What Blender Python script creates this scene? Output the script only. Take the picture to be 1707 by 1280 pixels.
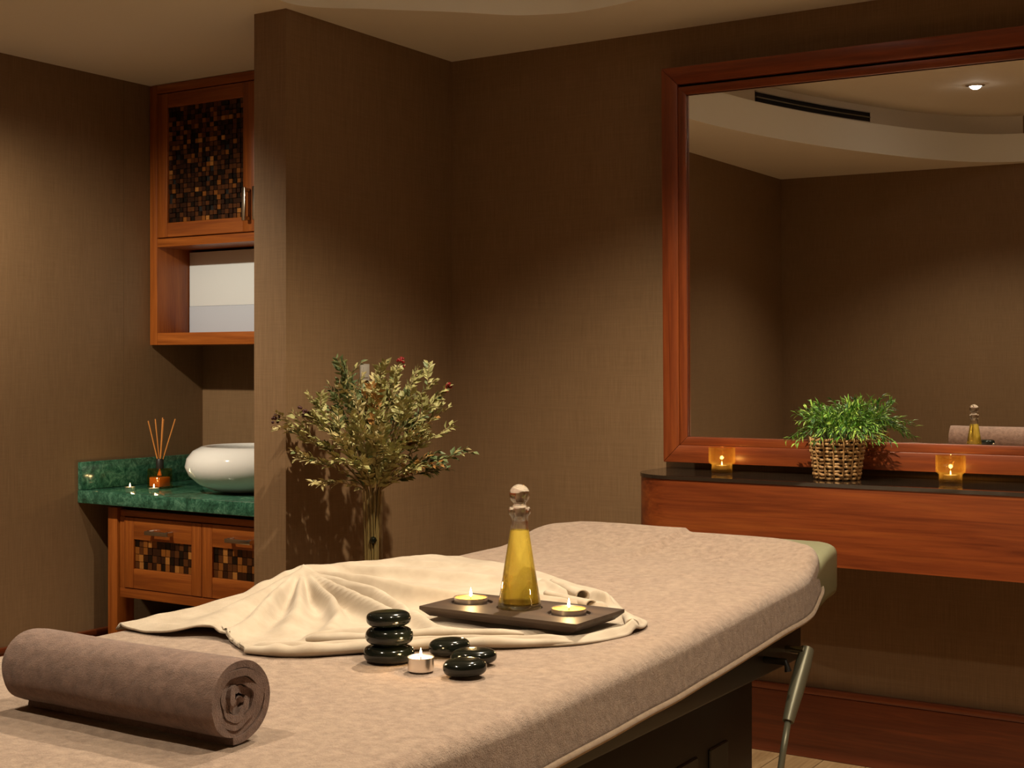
import bpy, bmesh, math, random
import numpy as np
from mathutils import Vector, Matrix, noise

for o in list(bpy.data.objects):
    bpy.data.objects.remove(o)
S = bpy.context.scene
C = S.collection
R = math.radians
random.seed(7)

# ------------------------------------------------------------------ camera
cam_d = bpy.data.cameras.new('camera')
cam = bpy.data.objects.new('camera', cam_d)
C.objects.link(cam)
cam.location = (0, 0, 1.257)
cam.rotation_euler = (R(90), 0, R(32.64))
cam_d.sensor_width = 36
cam_d.lens = 48.36
cam_d.shift_y = -31 / 1707
cam_d.clip_start = 0.05
S.camera = cam

# ------------------------------------------------------------------ world, exposure
w = bpy.data.worlds.new('world')
S.world = w
w.use_nodes = True
w.node_tree.nodes['Background'].inputs[0].default_value = (1.0, .78, .55, 1)
w.node_tree.nodes['Background'].inputs[1].default_value = 0.02
S.view_settings.view_transform = 'Standard'
S.view_settings.look = 'None'
S.view_settings.gamma = 1
S.view_settings.use_curve_mapping = False
S.view_settings.exposure = 0.12

# ------------------------------------------------------------------ ceiling downlights (x, y, z, watts, cone, blend, colour)
WARM = (1.0, .85, .63)
LIGHTS = [
    (-1.55, 2.85, 2.70, 205, 122, .6, WARM),
    (-1.67, .54, 2.70, 92, 122, .65, WARM),
    (-3.88, 2.34, 2.40, 135, 100, .95, WARM),
    (-0.50, 1.57, 2.70, 75, 122, .65, WARM),
    (-0.30, 2.35, 2.70, 60, 122, .65, WARM),
]

# ------------------------------------------------------------------ helpers
def tag(o, label=None, cat=None, group=None, kind=None):
    if label: o['label'] = label
    if cat: o['category'] = cat
    if group: o['group'] = group
    if kind: o['kind'] = kind
    return o

WL = {}
def wloc(o):
    return WL.get(o.name, Vector((0, 0, 0))) if o else Vector((0, 0, 0))

def empty(name, loc, label=None, cat=None, group=None, kind=None):
    o = bpy.data.objects.new(name, None)
    C.objects.link(o)
    o.location = loc
    o.empty_display_size = .05
    WL[o.name] = Vector(loc)
    return tag(o, label, cat, group, kind)

def link(name, me, mat, parent, world, smooth=None):
    o = bpy.data.objects.new(name, me)
    C.objects.link(o)
    if parent:
        o.parent = parent
    o.location = Vector(world) - wloc(parent)
    WL[o.name] = Vector(world)
    return o

def finish(name, bm, mat, parent=None, smooth=False, at=None):
    """bm in world coordinates -> one mesh object; origin at `at` or at the base centre"""
    if at is None:
        vs = [v.co for v in bm.verts]
        at = Vector(((min(v.x for v in vs) + max(v.x for v in vs)) / 2,
                     (min(v.y for v in vs) + max(v.y for v in vs)) / 2,
                     min(v.z for v in vs)))
    at = Vector(at)
    bmesh.ops.translate(bm, verts=bm.verts, vec=-at)
    bmesh.ops.recalc_face_normals(bm, faces=bm.faces)
    me = bpy.data.meshes.new(name)
    bm.to_mesh(me)
    bm.free()
    for m in (mat if isinstance(mat, (list, tuple)) else [mat]):
        me.materials.append(m)
    if smooth is True:
        me.shade_smooth()
    elif smooth:
        me.shade_smooth()
        me.set_sharp_from_angle(angle=R(smooth))
    return link(name, me, mat, parent, at)

def box(bm, x0, x1, y0, y1, z0, z1, bev=0, seg=2, mi=0):
    r = bmesh.ops.create_cube(bm, size=1)
    vs = r['verts']
    for v in vs:
        v.co = Vector(((x0 + x1) / 2 + v.co.x * (x1 - x0), (y0 + y1) / 2 + v.co.y * (y1 - y0), (z0 + z1) / 2 + v.co.z * (z1 - z0)))
    fs = {f for v in vs for f in v.link_faces}
    for f in fs: f.material_index = mi
    if bev:
        es = list({e for f in fs for e in f.edges})
        bmesh.ops.bevel(bm, geom=es, offset=bev, segments=seg, profile=.5, affect='EDGES')
    return vs

def nb(): return bmesh.new()

def boxo(name, mat, parent, x0, x1, y0, y1, z0, z1, bev=0, smooth=False, seg=2):
    bm = nb()
    box(bm, x0, x1, y0, y1, z0, z1, bev, seg)
    return finish(name, bm, mat, parent, 30 if bev else smooth)

def lathe(bm, prof, cx, cy, cz, n=48, mi=0, closed=False):
    rings = []
    for r, z in prof:
        if r < 1e-6:
            rings.append([bm.verts.new((cx, cy, cz + z))])
        else:
            rings.append([bm.verts.new((cx + r * math.cos(2 * math.pi * i / n), cy + r * math.sin(2 * math.pi * i / n), cz + z)) for i in range(n)])
    prs = list(zip(rings[:-1], rings[1:]))
    if closed: prs.append((rings[-1], rings[0]))
    for a, b in prs:
        if len(a) == 1 and len(b) == 1: continue
        for i in range(n):
            j = (i + 1) % n
            if len(a) == 1: f = bm.faces.new((a[0], b[j], b[i]))
            elif len(b) == 1: f = bm.faces.new((a[i], a[j], b[0]))
            else: f = bm.faces.new((a[i], a[j], b[j], b[i]))
            f.material_index = mi

def tube(bm, pts, rad, n=8, caps=True, mi=0, flat=1.0):
    pts = [Vector(p) for p in pts]
    if not isinstance(rad, (list, tuple)): rad = [rad] * len(pts)
    rings = []
    up = Vector((0, 0, 1))
    for i, p in enumerate(pts):
        d = (pts[min(i + 1, len(pts) - 1)] - pts[max(i - 1, 0)]).normalized()
        a = d.cross(up)
        if a.length < .05: a = d.cross(Vector((1, 0, 0)))
        a.normalize()
        b = a.cross(d)
        rings.append([bm.verts.new(p + (a * math.cos(2 * math.pi * k / n) + b * math.sin(2 * math.pi * k / n) * flat) * rad[i]) for k in range(n)])
    for A, B in zip(rings[:-1], rings[1:]):
        for k in range(n):
            f = bm.faces.new((A[k], A[(k + 1) % n], B[(k + 1) % n], B[k]))
            f.material_index = mi
    if caps:
        for ring in (rings[0], rings[-1]):
            f = bm.faces.new(ring)
            f.material_index = mi

def prism(bm, poly, z0, z1, mi=0):
    a = [bm.verts.new((x, y, z0)) for x, y in poly]
    b = [bm.verts.new((x, y, z1)) for x, y in poly]
    bm.faces.new(a); bm.faces.new(b)
    n = len(poly)
    for i in range(n):
        bm.faces.new((a[i], a[(i + 1) % n], b[(i + 1) % n], b[i]))

def catmull(pts, per=8, closed=True):
    out = []
    n = len(pts)
    rng = range(n) if closed else range(n - 1)
    for i in rng:
        if closed:
            p0, p1, p2, p3 = (Vector(pts[(i + k) % n]) for k in (-1, 0, 1, 2))
        else:
            p0, p1, p2, p3 = (Vector(pts[min(max(i + k, 0), n - 1)]) for k in (-1, 0, 1, 2))
        for s in range(per):
            t = s / per
            out.append(.5 * ((2 * p1) + (p2 - p0) * t + (2 * p0 - 5 * p1 + 4 * p2 - p3) * t * t + (3 * p1 - p0 - 3 * p2 + p3) * t ** 3))
    if not closed: out.append(Vector(pts[-1]))
    return out

# ------------------------------------------------------------------ materials
def sr(r, g, b):
    f = lambda c: (c / 255 / 12.92) if c / 255 <= .04045 else ((c / 255 + .055) / 1.055) ** 2.4
    return (f(r), f(g), f(b), 1)

class NT:
    def __init__(s, name):
        s.m = bpy.data.materials.new(name); s.m.use_nodes = True
        s.t = s.m.node_tree; s.b = s.t.nodes['Principled BSDF']
    def n(s, ty, **kw):
        nd = s.t.nodes.new(ty)
        for k, v in kw.items():
            if k in nd.inputs: nd.inputs[k].default_value = v
            else: setattr(nd, k, v)
        return nd
    def l(s, a, b): s.t.links.new(a, b)
    def coords(s, scale, which='Object', rot=(0, 0, 0)):
        tc = s.n('ShaderNodeTexCoord'); mp = s.n('ShaderNodeMapping')
        mp.inputs['Scale'].default_value = scale; mp.inputs['Rotation'].default_value = rot
        s.l(tc.outputs[which], mp.inputs['Vector'])
        return mp.outputs['Vector']
    def noise(s, vec, scale, detail=3, rough=.5, dist=0):
        nd = s.n('ShaderNodeTexNoise')
        nd.inputs['Scale'].default_value = scale; nd.inputs['Detail'].default_value = detail
        nd.inputs['Roughness'].default_value = rough; nd.inputs['Distortion'].default_value = dist
        s.l(vec, nd.inputs['Vector'])
        return nd.outputs['Fac']
    def ramp(s, fac, stops):
        nd = s.n('ShaderNodeValToRGB'); cr = nd.color_ramp
        while len(cr.elements) < len(stops): cr.elements.new(.5)
        for e, (p, c) in zip(cr.elements, stops): e.position = p; e.color = c
        s.l(fac, nd.inputs[0])
        return nd.outputs[0]
    def bump(s, h, strength=.3, dist=.002):
        nd = s.n('ShaderNodeBump'); nd.inputs['Strength'].default_value = strength; nd.inputs['Distance'].default_value = dist
        s.l(h, nd.inputs['Height']); s.l(nd.outputs[0], s.b.inputs['Normal'])
    def set(s, **kw):
        for k, v in kw.items(): s.b.inputs[k.replace('_', ' ')].default_value = v
        return s

def plain(name, col, rough=.5, metal=0, **kw):
    k = NT(name); k.set(Base_Color=col, Roughness=rough, Metallic=metal)
    for a, v in kw.items(): k.b.inputs[a.replace('_', ' ')].default_value = v
    return k.m

def wood(name, c1, c2, c3, axis='x', rough=.33, scale=1.0):
    k = NT(name)
    st = {'x': (1.2, 28, 28), 'y': (28, 1.2, 28), 'z': (28, 28, 1.2)}[axis]
    v = k.coords(tuple(a * scale for a in st))
    n1 = k.noise(v, 1.0, 6, .62, .6)
    col = k.ramp(n1, [(.28, c1), (.52, c2), (.75, c3)])
    st2 = tuple(a * 5 for a in st)
    v2 = k.coords(st2)
    n2 = k.noise(v2, 1.0, 3, .6)
    mx = k.n('ShaderNodeMixRGB', blend_type='MULTIPLY'); mx.inputs[0].default_value = .35
    k.l(col, mx.inputs[1]); k.l(k.ramp(n2, [(.35, (.45, .4, .38, 1)), (.6, (1, 1, 1, 1))]), mx.inputs[2])
    k.l(mx.outputs[0], k.b.inputs['Base Color'])
    k.b.inputs['Roughness'].default_value = rough
    k.bump(n2, .08, .001)
    return k.m

def wallpaper(name, c1, c2):
    k = NT(name)
    v = k.coords((1, 1, 1))
    vv = k.coords((420, 420, 9)); hh = k.coords((9, 9, 420))
    nv = k.noise(vv, 1, 2, .6); nh = k.noise(hh, 1, 2, .6)
    big = k.noise(k.coords((9, 9, .6)), 1, 3, .55)
    ad = k.n('ShaderNodeMath', operation='ADD'); hh2 = k.n('ShaderNodeMath', operation='MULTIPLY_ADD'); k.l(nh, hh2.inputs[0]); hh2.inputs[1].default_value = .45; hh2.inputs[2].default_value = .275; k.l(nv, ad.inputs[0]); k.l(hh2.outputs[0], ad.inputs[1])
    ad2 = k.n('ShaderNodeMath', operation='MULTIPLY_ADD'); k.l(big, ad2.inputs[0]); ad2.inputs[1].default_value = .2; k.l(ad.outputs[0], ad2.inputs[2])
    dv = k.n('ShaderNodeMath', operation='DIVIDE'); k.l(ad2.outputs[0], dv.inputs[0]); dv.inputs[1].default_value = 2.2
    k.l(k.ramp(dv.outputs[0], [(.36, c1), (.64, c2)]), k.b.inputs['Base Color'])
    k.set(Roughness=.62)
    k.b.inputs['Specular IOR Level'].default_value = .35
    k.bump(ad.outputs[0], .25, .0008)
    return k.m

def terry(name, c1, c2, sc=900, bump=.9, dist=.0022, big=None):
    k = NT(name)
    v = k.coords((1, 1, 1))
    n1 = k.noise(v, sc, 3, .7); n2 = k.noise(v, 60, 4, .65); n3 = k.noise(v, 7, 3, .5)
    ad = k.n('ShaderNodeMath', operation='MULTIPLY_ADD'); k.l(n1, ad.inputs[0]); ad.inputs[1].default_value = .7; k.l(n2, ad.inputs[2])
    dv = k.n('ShaderNodeMath', operation='MULTIPLY'); k.l(ad.outputs[0], dv.inputs[0]); dv.inputs[1].default_value = .59
    mx = k.n('ShaderNodeMixRGB'); k.l(n3, mx.inputs[0])
    col = k.ramp(dv.outputs[0], [(.36, c1), (.62, c2)])
    if big:
        k.l(col, mx.inputs[1]); mx.inputs[2].default_value = big
        m2 = k.n('ShaderNodeMixRGB'); m2.inputs[0].default_value = .35
        k.l(col, m2.inputs[1]); k.l(mx.outputs[0], m2.inputs[2])
        col = m2.outputs[0]
    k.l(col, k.b.inputs['Base Color'])
    k.set(Roughness=.85)
    k.b.inputs['Specular IOR Level'].default_value = .1
    k.b.inputs['Sheen Weight'].default_value = .25
    k.b.inputs['Sheen Roughness'].default_value = .5
    k.bump(ad.outputs[0], bump, dist)
    return k.m

def weave(name, c1, c2):
    k = NT(name)
    v = k.coords((1, 1, 1))
    w1 = k.n('ShaderNodeTexWave', wave_type='BANDS', bands_direction='DIAGONAL'); w1.inputs['Scale'].default_value = 190; w1.inputs['Distortion'].default_value = 1.5
    k.l(v, w1.inputs['Vector'])
    n1 = k.noise(k.coords((700, 60, 60)), 1, 2, .6); n2 = k.noise(v, 14, 3, .6)
    k.l(k.ramp(n2, [(.3, c1), (.7, c2)]), k.b.inputs['Base Color'])
    ad = k.n('ShaderNodeMath', operation='ADD'); k.l(w1.outputs['Fac'], ad.inputs[0]); k.l(n1, ad.inputs[1])
    k.set(Roughness=.9); k.b.inputs['Specular IOR Level'].default_value = .15
    k.b.inputs['Sheen Weight'].default_value = .15
    k.bump(ad.outputs[0], .35, .0009)
    return k.m

def glass(name, col=(1, 1, 1, 1), ior=1.45, rough=0.0, clear=.5, tint=(1, 1, 1, 1)):
    k = NT(name)
    k.set(Base_Color=col, Roughness=rough, IOR=ior)
    k.b.inputs['Transmission Weight'].default_value = 1.0
    tr = k.n('ShaderNodeBsdfTransparent'); tr.inputs[0].default_value = tint
    mx = k.n('ShaderNodeMixShader'); mx.inputs[0].default_value = clear
    k.l(k.b.outputs[0], mx.inputs[1]); k.l(tr.outputs[0], mx.inputs[2])
    k.l(mx.outputs[0], k.t.nodes['Material Output'].inputs[0])
    return k.m

def thin_glass(name, tint, gl=.12):
    k = NT(name)
    k.t.nodes.remove(k.b)
    tr = k.n('ShaderNodeBsdfTransparent'); tr.inputs[0].default_value = tint
    gs = k.n('ShaderNodeBsdfGlossy'); gs.inputs['Roughness'].default_value = .03
    lw = k.n('ShaderNodeLayerWeight'); lw.inputs[0].default_value = .5
    pw = k.n('ShaderNodeMath', operation='POWER'); k.l(lw.outputs['Facing'], pw.inputs[0]); pw.inputs[1].default_value = 3.2
    fr = k.n('ShaderNodeMath', operation='MULTIPLY_ADD'); k.l(pw.outputs[0], fr.inputs[0]); fr.inputs[1].default_value = .5; fr.inputs[2].default_value = .05
    mx = k.n('ShaderNodeMixShader')
    k.l(fr.outputs[0], mx.inputs[0]); k.l(tr.outputs[0], mx.inputs[1]); k.l(gs.outputs[0], mx.inputs[2])
    k.l(mx.outputs[0], k.t.nodes['Material Output'].inputs[0])
    return k.m

def amber_glass():
    k = NT('amber_glass')
    k.t.nodes.remove(k.b)
    tr = k.n('ShaderNodeBsdfTransparent'); tr.inputs[0].default_value = (.96, .86, .60, 1)
    tl = k.n('ShaderNodeBsdfTranslucent'); tl.inputs[0].default_value = (.85, .55, .14, 1)
    gs = k.n('ShaderNodeBsdfGlossy'); gs.inputs['Roughness'].default_value = .04
    lw = k.n('ShaderNodeLayerWeight'); lw.inputs[0].default_value = .5
    m1 = k.n('ShaderNodeMixShader'); m2 = k.n('ShaderNodeMixShader')
    pw = k.n('ShaderNodeMath', operation='POWER'); k.l(lw.outputs['Facing'], pw.inputs[0]); pw.inputs[1].default_value = 2.5
    f1 = k.n('ShaderNodeMath', operation='MULTIPLY_ADD'); k.l(pw.outputs[0], f1.inputs[0]); f1.inputs[1].default_value = .22; f1.inputs[2].default_value = .05
    k.l(f1.outputs[0], m1.inputs[0]); k.l(tr.outputs[0], m1.inputs[1]); k.l(tl.outputs[0], m1.inputs[2])
    m2.inputs[0].default_value = .07; k.l(m1.outputs[0], m2.inputs[1]); k.l(gs.outputs[0], m2.inputs[2])
    k.l(m2.outputs[0], k.t.nodes['Material Output'].inputs[0])
    return k.m

def emit(name, col, st):
    k = NT(name)
    k.set(Base_Color=(0, 0, 0, 1)); k.b.inputs['Emission Color'].default_value = col; k.b.inputs['Emission Strength'].default_value = st
    return k.m

M = {}
M['wall'] = wallpaper('wall_textile', (.175, .103, .049, 1), (.258, .158, .082, 1))
M['paint'] = plain('ceiling_paint', (.78, .71, .60, 1), .85)
M['fascia'] = plain('fascia_paint', (.84, .84, .78, 1), .5)
RED1, RED2, RED3 = (.11, .020, .006, 1), (.24, .052, .012, 1), (.33, .085, .016, 1)
M['wood_x'] = wood('mahogany_x', RED1, RED2, RED3, 'x')
M['wood_z'] = wood('mahogany_z', RED1, RED2, RED3, 'z')
T1, T2, T3 = (.20, .046, .007, 1), (.33, .092, .014, 1), (.44, .135, .024, 1)
M['teak_x'] = wood('teak_x', T1, T2, T3, 'x', .38)
M['teak_z'] = wood('teak_z', T1, T2, T3, 'z', .38)
M['teak_y'] = wood('teak_y', T1, T2, T3, 'y', .38)
M['base_x'] = wood('skirting_wood_x', RED1, (.13, .03, .01, 1), RED2, 'x', .3)
M['base_y'] = wood('skirting_wood_y', RED1, (.13, .03, .01, 1), RED2, 'y', .3)
M['plank'] = wood('floor_oak', (.28, .17, .08, 1), (.40, .26, .13, 1), (.48, .33, .18, 1), 'y', .4)
M['dark'] = plain('dark_void', (.006, .005, .004, 1), .8)
M['black'] = plain('black_panel', (.010, .010, .009, 1), .45)
M['mirror'] = plain('mirror_silver', (.88, .88, .86, 1), .0, 1.0)
M['white'] = plain('white_ceramic', (.86, .87, .87, 1), .07)
M['pale'] = plain('pale_grey_laminate', (.84, .93, 1.0, 1), .4)
M['pale2'] = plain('grey_blue_laminate', (.56, .63, .76, 1), .4)
M['chrome'] = plain('brushed_nickel', (.55, .53, .48, 1), .22, 1.0)
M['alu'] = plain('aluminium_cup', (.80, .76, .72, 1), .28, 1.0)
M['plate'] = plain('switch_plastic', (.55, .52, .46, 1), .5)
M['stone'] = plain('basalt_polished', (.006, .008, .006, 1), .12)
M['vinyl'] = plain('olive_vinyl', (.20, .195, .11, 1), .42)
M['lever'] = plain('lever_grey', (.20, .19, .13, 1), .4, .4)
M['tray'] = wood('tray_wood', (.028, .015, .009, 1), (.055, .032, .019, 1), (.085, .052, .032, 1), 'x', .5)
M['rolled'] = terry('terry_taupe', (.15, .088, .066, 1), (.29, .178, .134, 1), 600, 1.0, .004)
M['cover'] = terry('fleece_beige', (.225, .148, .110, 1), (.43, .302, .228, 1), 420, 1.0, .004, (.42, .32, .22, 1))
M['hem'] = terry('hem_beige', (.36, .26, .18, 1), (.48, .36, .26, 1), 900, .4, .001)
M['cloth'] = weave('cotton_cream', (.40, .325, .245, 1), (.52, .435, .34, 1))
M['glass'] = glass('clear_glass', clear=.12)
M['oil'] = glass('massage_oil', (1, .88, .22, 1), 1.40, 0, .40, (1, .90, .28, 1))
M['vase'] = thin_glass('vase_glass', (.96, .96, .90, 1))
M['amber'] = amber_glass()
M['amberd'] = thin_glass('diffuser_glass', (.95, .74, .42, 1))
M['cordial'] = plain('diffuser_liquid', (.42, .15, .03, 1), .1)
M['smoke'] = plain('tinted_glass_top', (.028, .018, .012, 1), .04)
M['wax'] = plain('white_wax', (.80, .72, .64, 1), .5, 0)
M['waxy'] = plain('yellow_wax', (.85, .44, .10, 1), .5, 0)
for a in ('wax', 'waxy'):
    b = M[a].node_tree.nodes['Principled BSDF']
    b.inputs['Subsurface Weight'].default_value = .4; b.inputs['Subsurface Radius'].default_value = (.02, .012, .006)
M['flame'] = emit('candle_flame', (1.0, .72, .38, 1), 14)
M['bulb'] = emit('lamp_glow', (1.0, .92, .80, 1), 50)
M['wick'] = plain('wick', (.01, .01, .01, 1), .9)
M['reed'] = plain('reed_stick', (.62, .24, .05, 1), .7)
M['wicker'] = wood('wicker', (.32, .16, .055, 1), (.50, .29, .11, 1), (.62, .40, .18, 1), 'z', .6)
M['soil'] = plain('soil_dark', (.02, .014, .008, 1), .9)
M['berry'] = plain('red_berry', (.20, .008, .008, 1), .3)
M['berryd'] = plain('dried_dark_berry', (.05, .008, .008, 1), .5)
M['stem'] = plain('dry_stem', (.30, .21, .09, 1), .7)
M['gstem'] = plain('green_stem', (.09, .16, .03, 1), .6)
def leafm(name, c, c2):
    k = NT(name)
    n = k.noise(k.coords((1, 1, 1)), 35, 2, .6)
    k.l(k.ramp(n, [(.35, c), (.65, c2)]), k.b.inputs['Base Color'])
    k.set(Roughness=.55)
    return k.m
LV = [leafm('leaf_green', (.085, .125, .050, 1), (.20, .24, .10, 1)),
      leafm('leaf_olive', (.28, .27, .095, 1), (.48, .45, .19, 1)),
      leafm('leaf_straw', (.42, .34, .13, 1), (.60, .52, .27, 1)),
      leafm('leaf_rust', (.30, .13, .03, 1), (.46, .25, .07, 1))]
GV = [leafm('grass_green', (.075, .22, .016, 1), (.18, .40, .04, 1)),
      leafm('grass_lime', (.24, .44, .04, 1), (.42, .58, .10, 1)),
      leafm('grass_dark', (.018, .075, .014, 1), (.05, .15, .03, 1))]

def marble():
    k = NT('green_marble')
    v = k.coords((1, 1, 1))
    n1 = k.noise(v, 22, 8, .72, 1.2); n2 = k.noise(v, 120, 5, .7, .5)
    c = k.ramp(n1, [(.3, (.006, .028, .018, 1)), (.5, (.036, .125, .088, 1)), (.62, (.10, .24, .175, 1)), (.8, (.28, .40, .32, 1))])
    mx = k.n('ShaderNodeMixRGB', blend_type='OVERLAY'); mx.inputs[0].default_value = .6
    k.l(c, mx.inputs[1]); k.l(k.ramp(n2, [(.35, (.2, .25, .2, 1)), (.68, (.85, .9, .8, 1))]), mx.inputs[2])
    k.l(mx.outputs[0], k.b.inputs['Base Color'])
    k.set(Roughness=.12)
    return k.m
M['marble'] = marble()
TILE = [plain('coco_tile_%s' % n, c, .25) for n, c in
        (('ebony', (.008, .004, .002, 1)), ('umber', (.03, .010, .004, 1)), ('chestnut', (.085, .028, .008, 1)),
         ('amber', (.22, .075, .014, 1)), ('honey', (.36, .15, .035, 1)))]
TW = [.22, .32, .28, .14, .04]

# ------------------------------------------------------------------ room shell
YW, XL, XWG, XWG2, YWG = 4.24, -4.287, -2.985, -3.122, 3.318     # mirror wall, left wall, wing wall faces, wing wall end
ZC, ZU = 2.40, 2.70
XN, YF, XR = -3.19, -.79, .95                                      # nook wall, front wall, right wall
def wallbox(name, x0, x1, y0, y1, z1=2.85):
    return tag(boxo(name, M['wall'], None, x0, x1, y0, y1, 0, z1), kind='structure')
wallbox('wall_back', -4.4, XR + .1, YW, YW + .1)
wl = wallbox('wall_left', XL - .1, XL - .004, 2.0, YW)
for a, b in ((2.1, 2.58), (2.5815, 3.19), (3.1915, 3.8055), (3.807, YW)):
    boxo('wall_panel', M['wall'], wl, XL - .004, XL, a, b, 0, ZC)
wallbox('wall_wing', XWG2, XWG, YWG, YW, ZC)
wallbox('wall_nook', XN - .1, XN, YF - .1, 2.1)
wallbox('wall_nook_end', XL - .1, XN - .1, 2.0, 2.1)
wallbox('wall_front', XN, XR + .1, YF - .1, YF)
wallbox('wall_right', XR, XR + .1, YF, YW)

# floor with separate boards
fl = tag(boxo('floor', plain('floor_joint', (.05, .03, .015, 1), .8), None, -4.4, XR + .1, YF - .1, YW + .1, -.10, -.004), kind='structure')
pm = nb(); box(pm, -.068, .068, -.5, .5, -.004, 0)
pme = bpy.data.meshes.new('floor_plank'); pm.to_mesh(pme); pm.free(); pme.materials.append(M['plank'])
ix = 0
x = XL + .069
while x < XR - .02:
    ya = 2.1 if x < XN else YF
    cuts = [ya] + [c for c in (YF + .4 * (ix % 3) + 1.2 * q for q in range(1, 6)) if ya + .1 < c < YW - .1] + [YW]
    for a_, b_ in zip(cuts[:-1], cuts[1:]):
        link('floor_plank', pme, None, fl, (x, (a_ + b_) / 2, 0)).scale = (1, b_ - a_ - .003, 1)
    x += .138; ix += 1

# skirting boards
def skirt(name, mat, x0, x1, y0, y1):
    bm = nb()
    box(bm, x0, x1, y0, y1, 0, .205, .002, 1)
    if x1 - x0 > y1 - y0:
        s = .006; box(bm, x0, x1, y0 - s, y1 + s if False else y1, .205, .226, .004, 2)
    else:
        box(bm, x0, x1 + .006, y0, y1, .205, .226, .004, 2)
    return tag(finish(name, bm, mat, None, 30), kind='structure')
skirt('baseboard_back', M['base_x'], XWG, XR, YW - .018, YW)
skirt('baseboard_left', M['base_y'], XL, XL + .018, 2.1, YW)
skirt('baseboard_wing', M['base_y'], XWG, XWG + .018, YWG, YW - .026)
skirt('baseboard_wing_end', M['base_x'], XWG2, XWG + .024, YWG - .018, YWG)

# ceiling: soffit with a free-form opening, lit fascia, ledge, upper wall and raised ceiling
OV = [(-1.70, -.66), (-2.05, -.264), (-2.365, .458), (-2.582, 1.17), (-2.70, 1.8), (-2.76, 2.35), (-2.88, 3.0), (-2.93, 3.30), (-2.75, 3.48),
      (-2.56, 3.645), (-2.43, 3.775), (-2.33, 3.83), (-2.20, 3.862), (-1.95, 3.83), (-1.5, 3.74), (-1.0, 3.5), (-.5, 3.0), (-.15, 2.2), (0, 1.3), (-.1, .3), (-.5, -.45), (-1.1, -.68)]
ov = [Vector((p.x, p.y)) for p in catmull([(a, b, 0) for a, b in OV], 8)]
cen = Vector((-1.5, 1.6))
def grow(d):
    out = []
    n = len(ov)
    for i in range(n):
        t = (ov[(i + 1) % n] - ov[i - 1]).normalized()
        nrm = Vector((t.y, -t.x))
        if nrm.dot(ov[i] - cen) < 0: nrm = -nrm
        out.append(ov[i] + nrm * d)
    return out
ov2 = grow(.10)
bm = nb()
outer = [(-4.4, YF - .1), (XR + .1, YF - .1), (XR + .1, YW + .1), (-4.4, YW + .1)]
vo = [bm.verts.new((a, b, ZC)) for a, b in outer]
eo = [bm.edges.new((vo[i], vo[(i + 1) % 4])) for i in range(4)]
vi = [bm.verts.new((p.x, p.y, ZC)) for p in ov]
ei = [bm.edges.new((vi[i], vi[(i + 1) % len(vi)])) for i in range(len(vi))]
bmesh.ops.triangle_fill(bm, edges=eo + ei, use_beauty=True)
def strip(bm, A, za, B, zb):
    a = [bm.verts.new((p.x, p.y, za)) for p in A]; b = [bm.verts.new((p.x, p.y, zb)) for p in B]
    n = len(a)
    for i in range(n):
        bm.faces.new((a[i], a[(i + 1) % n], b[(i + 1) % n], b[i]))
# drop stray triangles that fall inside the opening
ceil = tag(finish('ceiling', bm, M['paint'], None, False, at=(-1.6, 2.2, ZC)), kind='structure')
bm = nb(); strip(bm, ov, ZC, ov, ZC + .175); finish('fascia', bm, M['fascia'], ceil, 60, at=(-1.6, 2.2, ZC))
bm = nb(); strip(bm, ov, ZC + .175, ov2, ZC + .175); strip(bm, ov2, ZC + .175, ov2, ZU); finish('cove_wall', bm, M['paint'], ceil, 60, at=(-1.6, 2.2, ZC))
bm = nb(); box(bm, -4.4, XR + .1, YF - .1, YW + .1, ZU, ZU + .15); finish('raised_ceiling', bm, M['paint'], ceil, False, at=(-1.6, 2.2, ZC))

# ------------------------------------------------------------------ downlights
DLAB = ['round recessed downlight above the head end of the massage table', 'bright round recessed downlight seen in the wall mirror',
        'round recessed downlight above the passage to the washbasin', 'round recessed downlight above the open right side of the room', 'round recessed downlight above the right end of the console shelf']
for (x, y, z, e, cone, bl, col), lab in zip(LIGHTS, DLAB):
    t = empty('downlight', (x, y, z), lab, 'ceiling light', 'recessed ceiling downlights')
    bm = nb(); lathe(bm, [(.034, -.001), (.050, -.001), (.052, -.006), (.040, -.012), (.034, -.008)], x, y, z, 32, closed=True)
    finish('trim_ring', bm, M['alu'], t, 40, at=(x, y, z))
    bm = nb(); lathe(bm, [(0, -.026), (.014, -.024), (.026, -.017), (.034, -.001)], x, y, z, 32)
    finish('bulb', bm, M['bulb'], t, True, at=(x, y, z))
    ld = bpy.data.lights.new('downlight_beam', 'SPOT')
    ld.energy = e; ld.color = col; ld.spot_size = R(cone); ld.spot_blend = bl; ld.shadow_soft_size = .022
    lo = bpy.data.objects.new('downlight_beam', ld); C.objects.link(lo)
    lo.parent = t; lo.location = (0, 0, -.052)
    if x < -3: lo.rotation_euler = (R(36), 0, 0)       # gimbal lamp turned towards the washbasin

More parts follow.
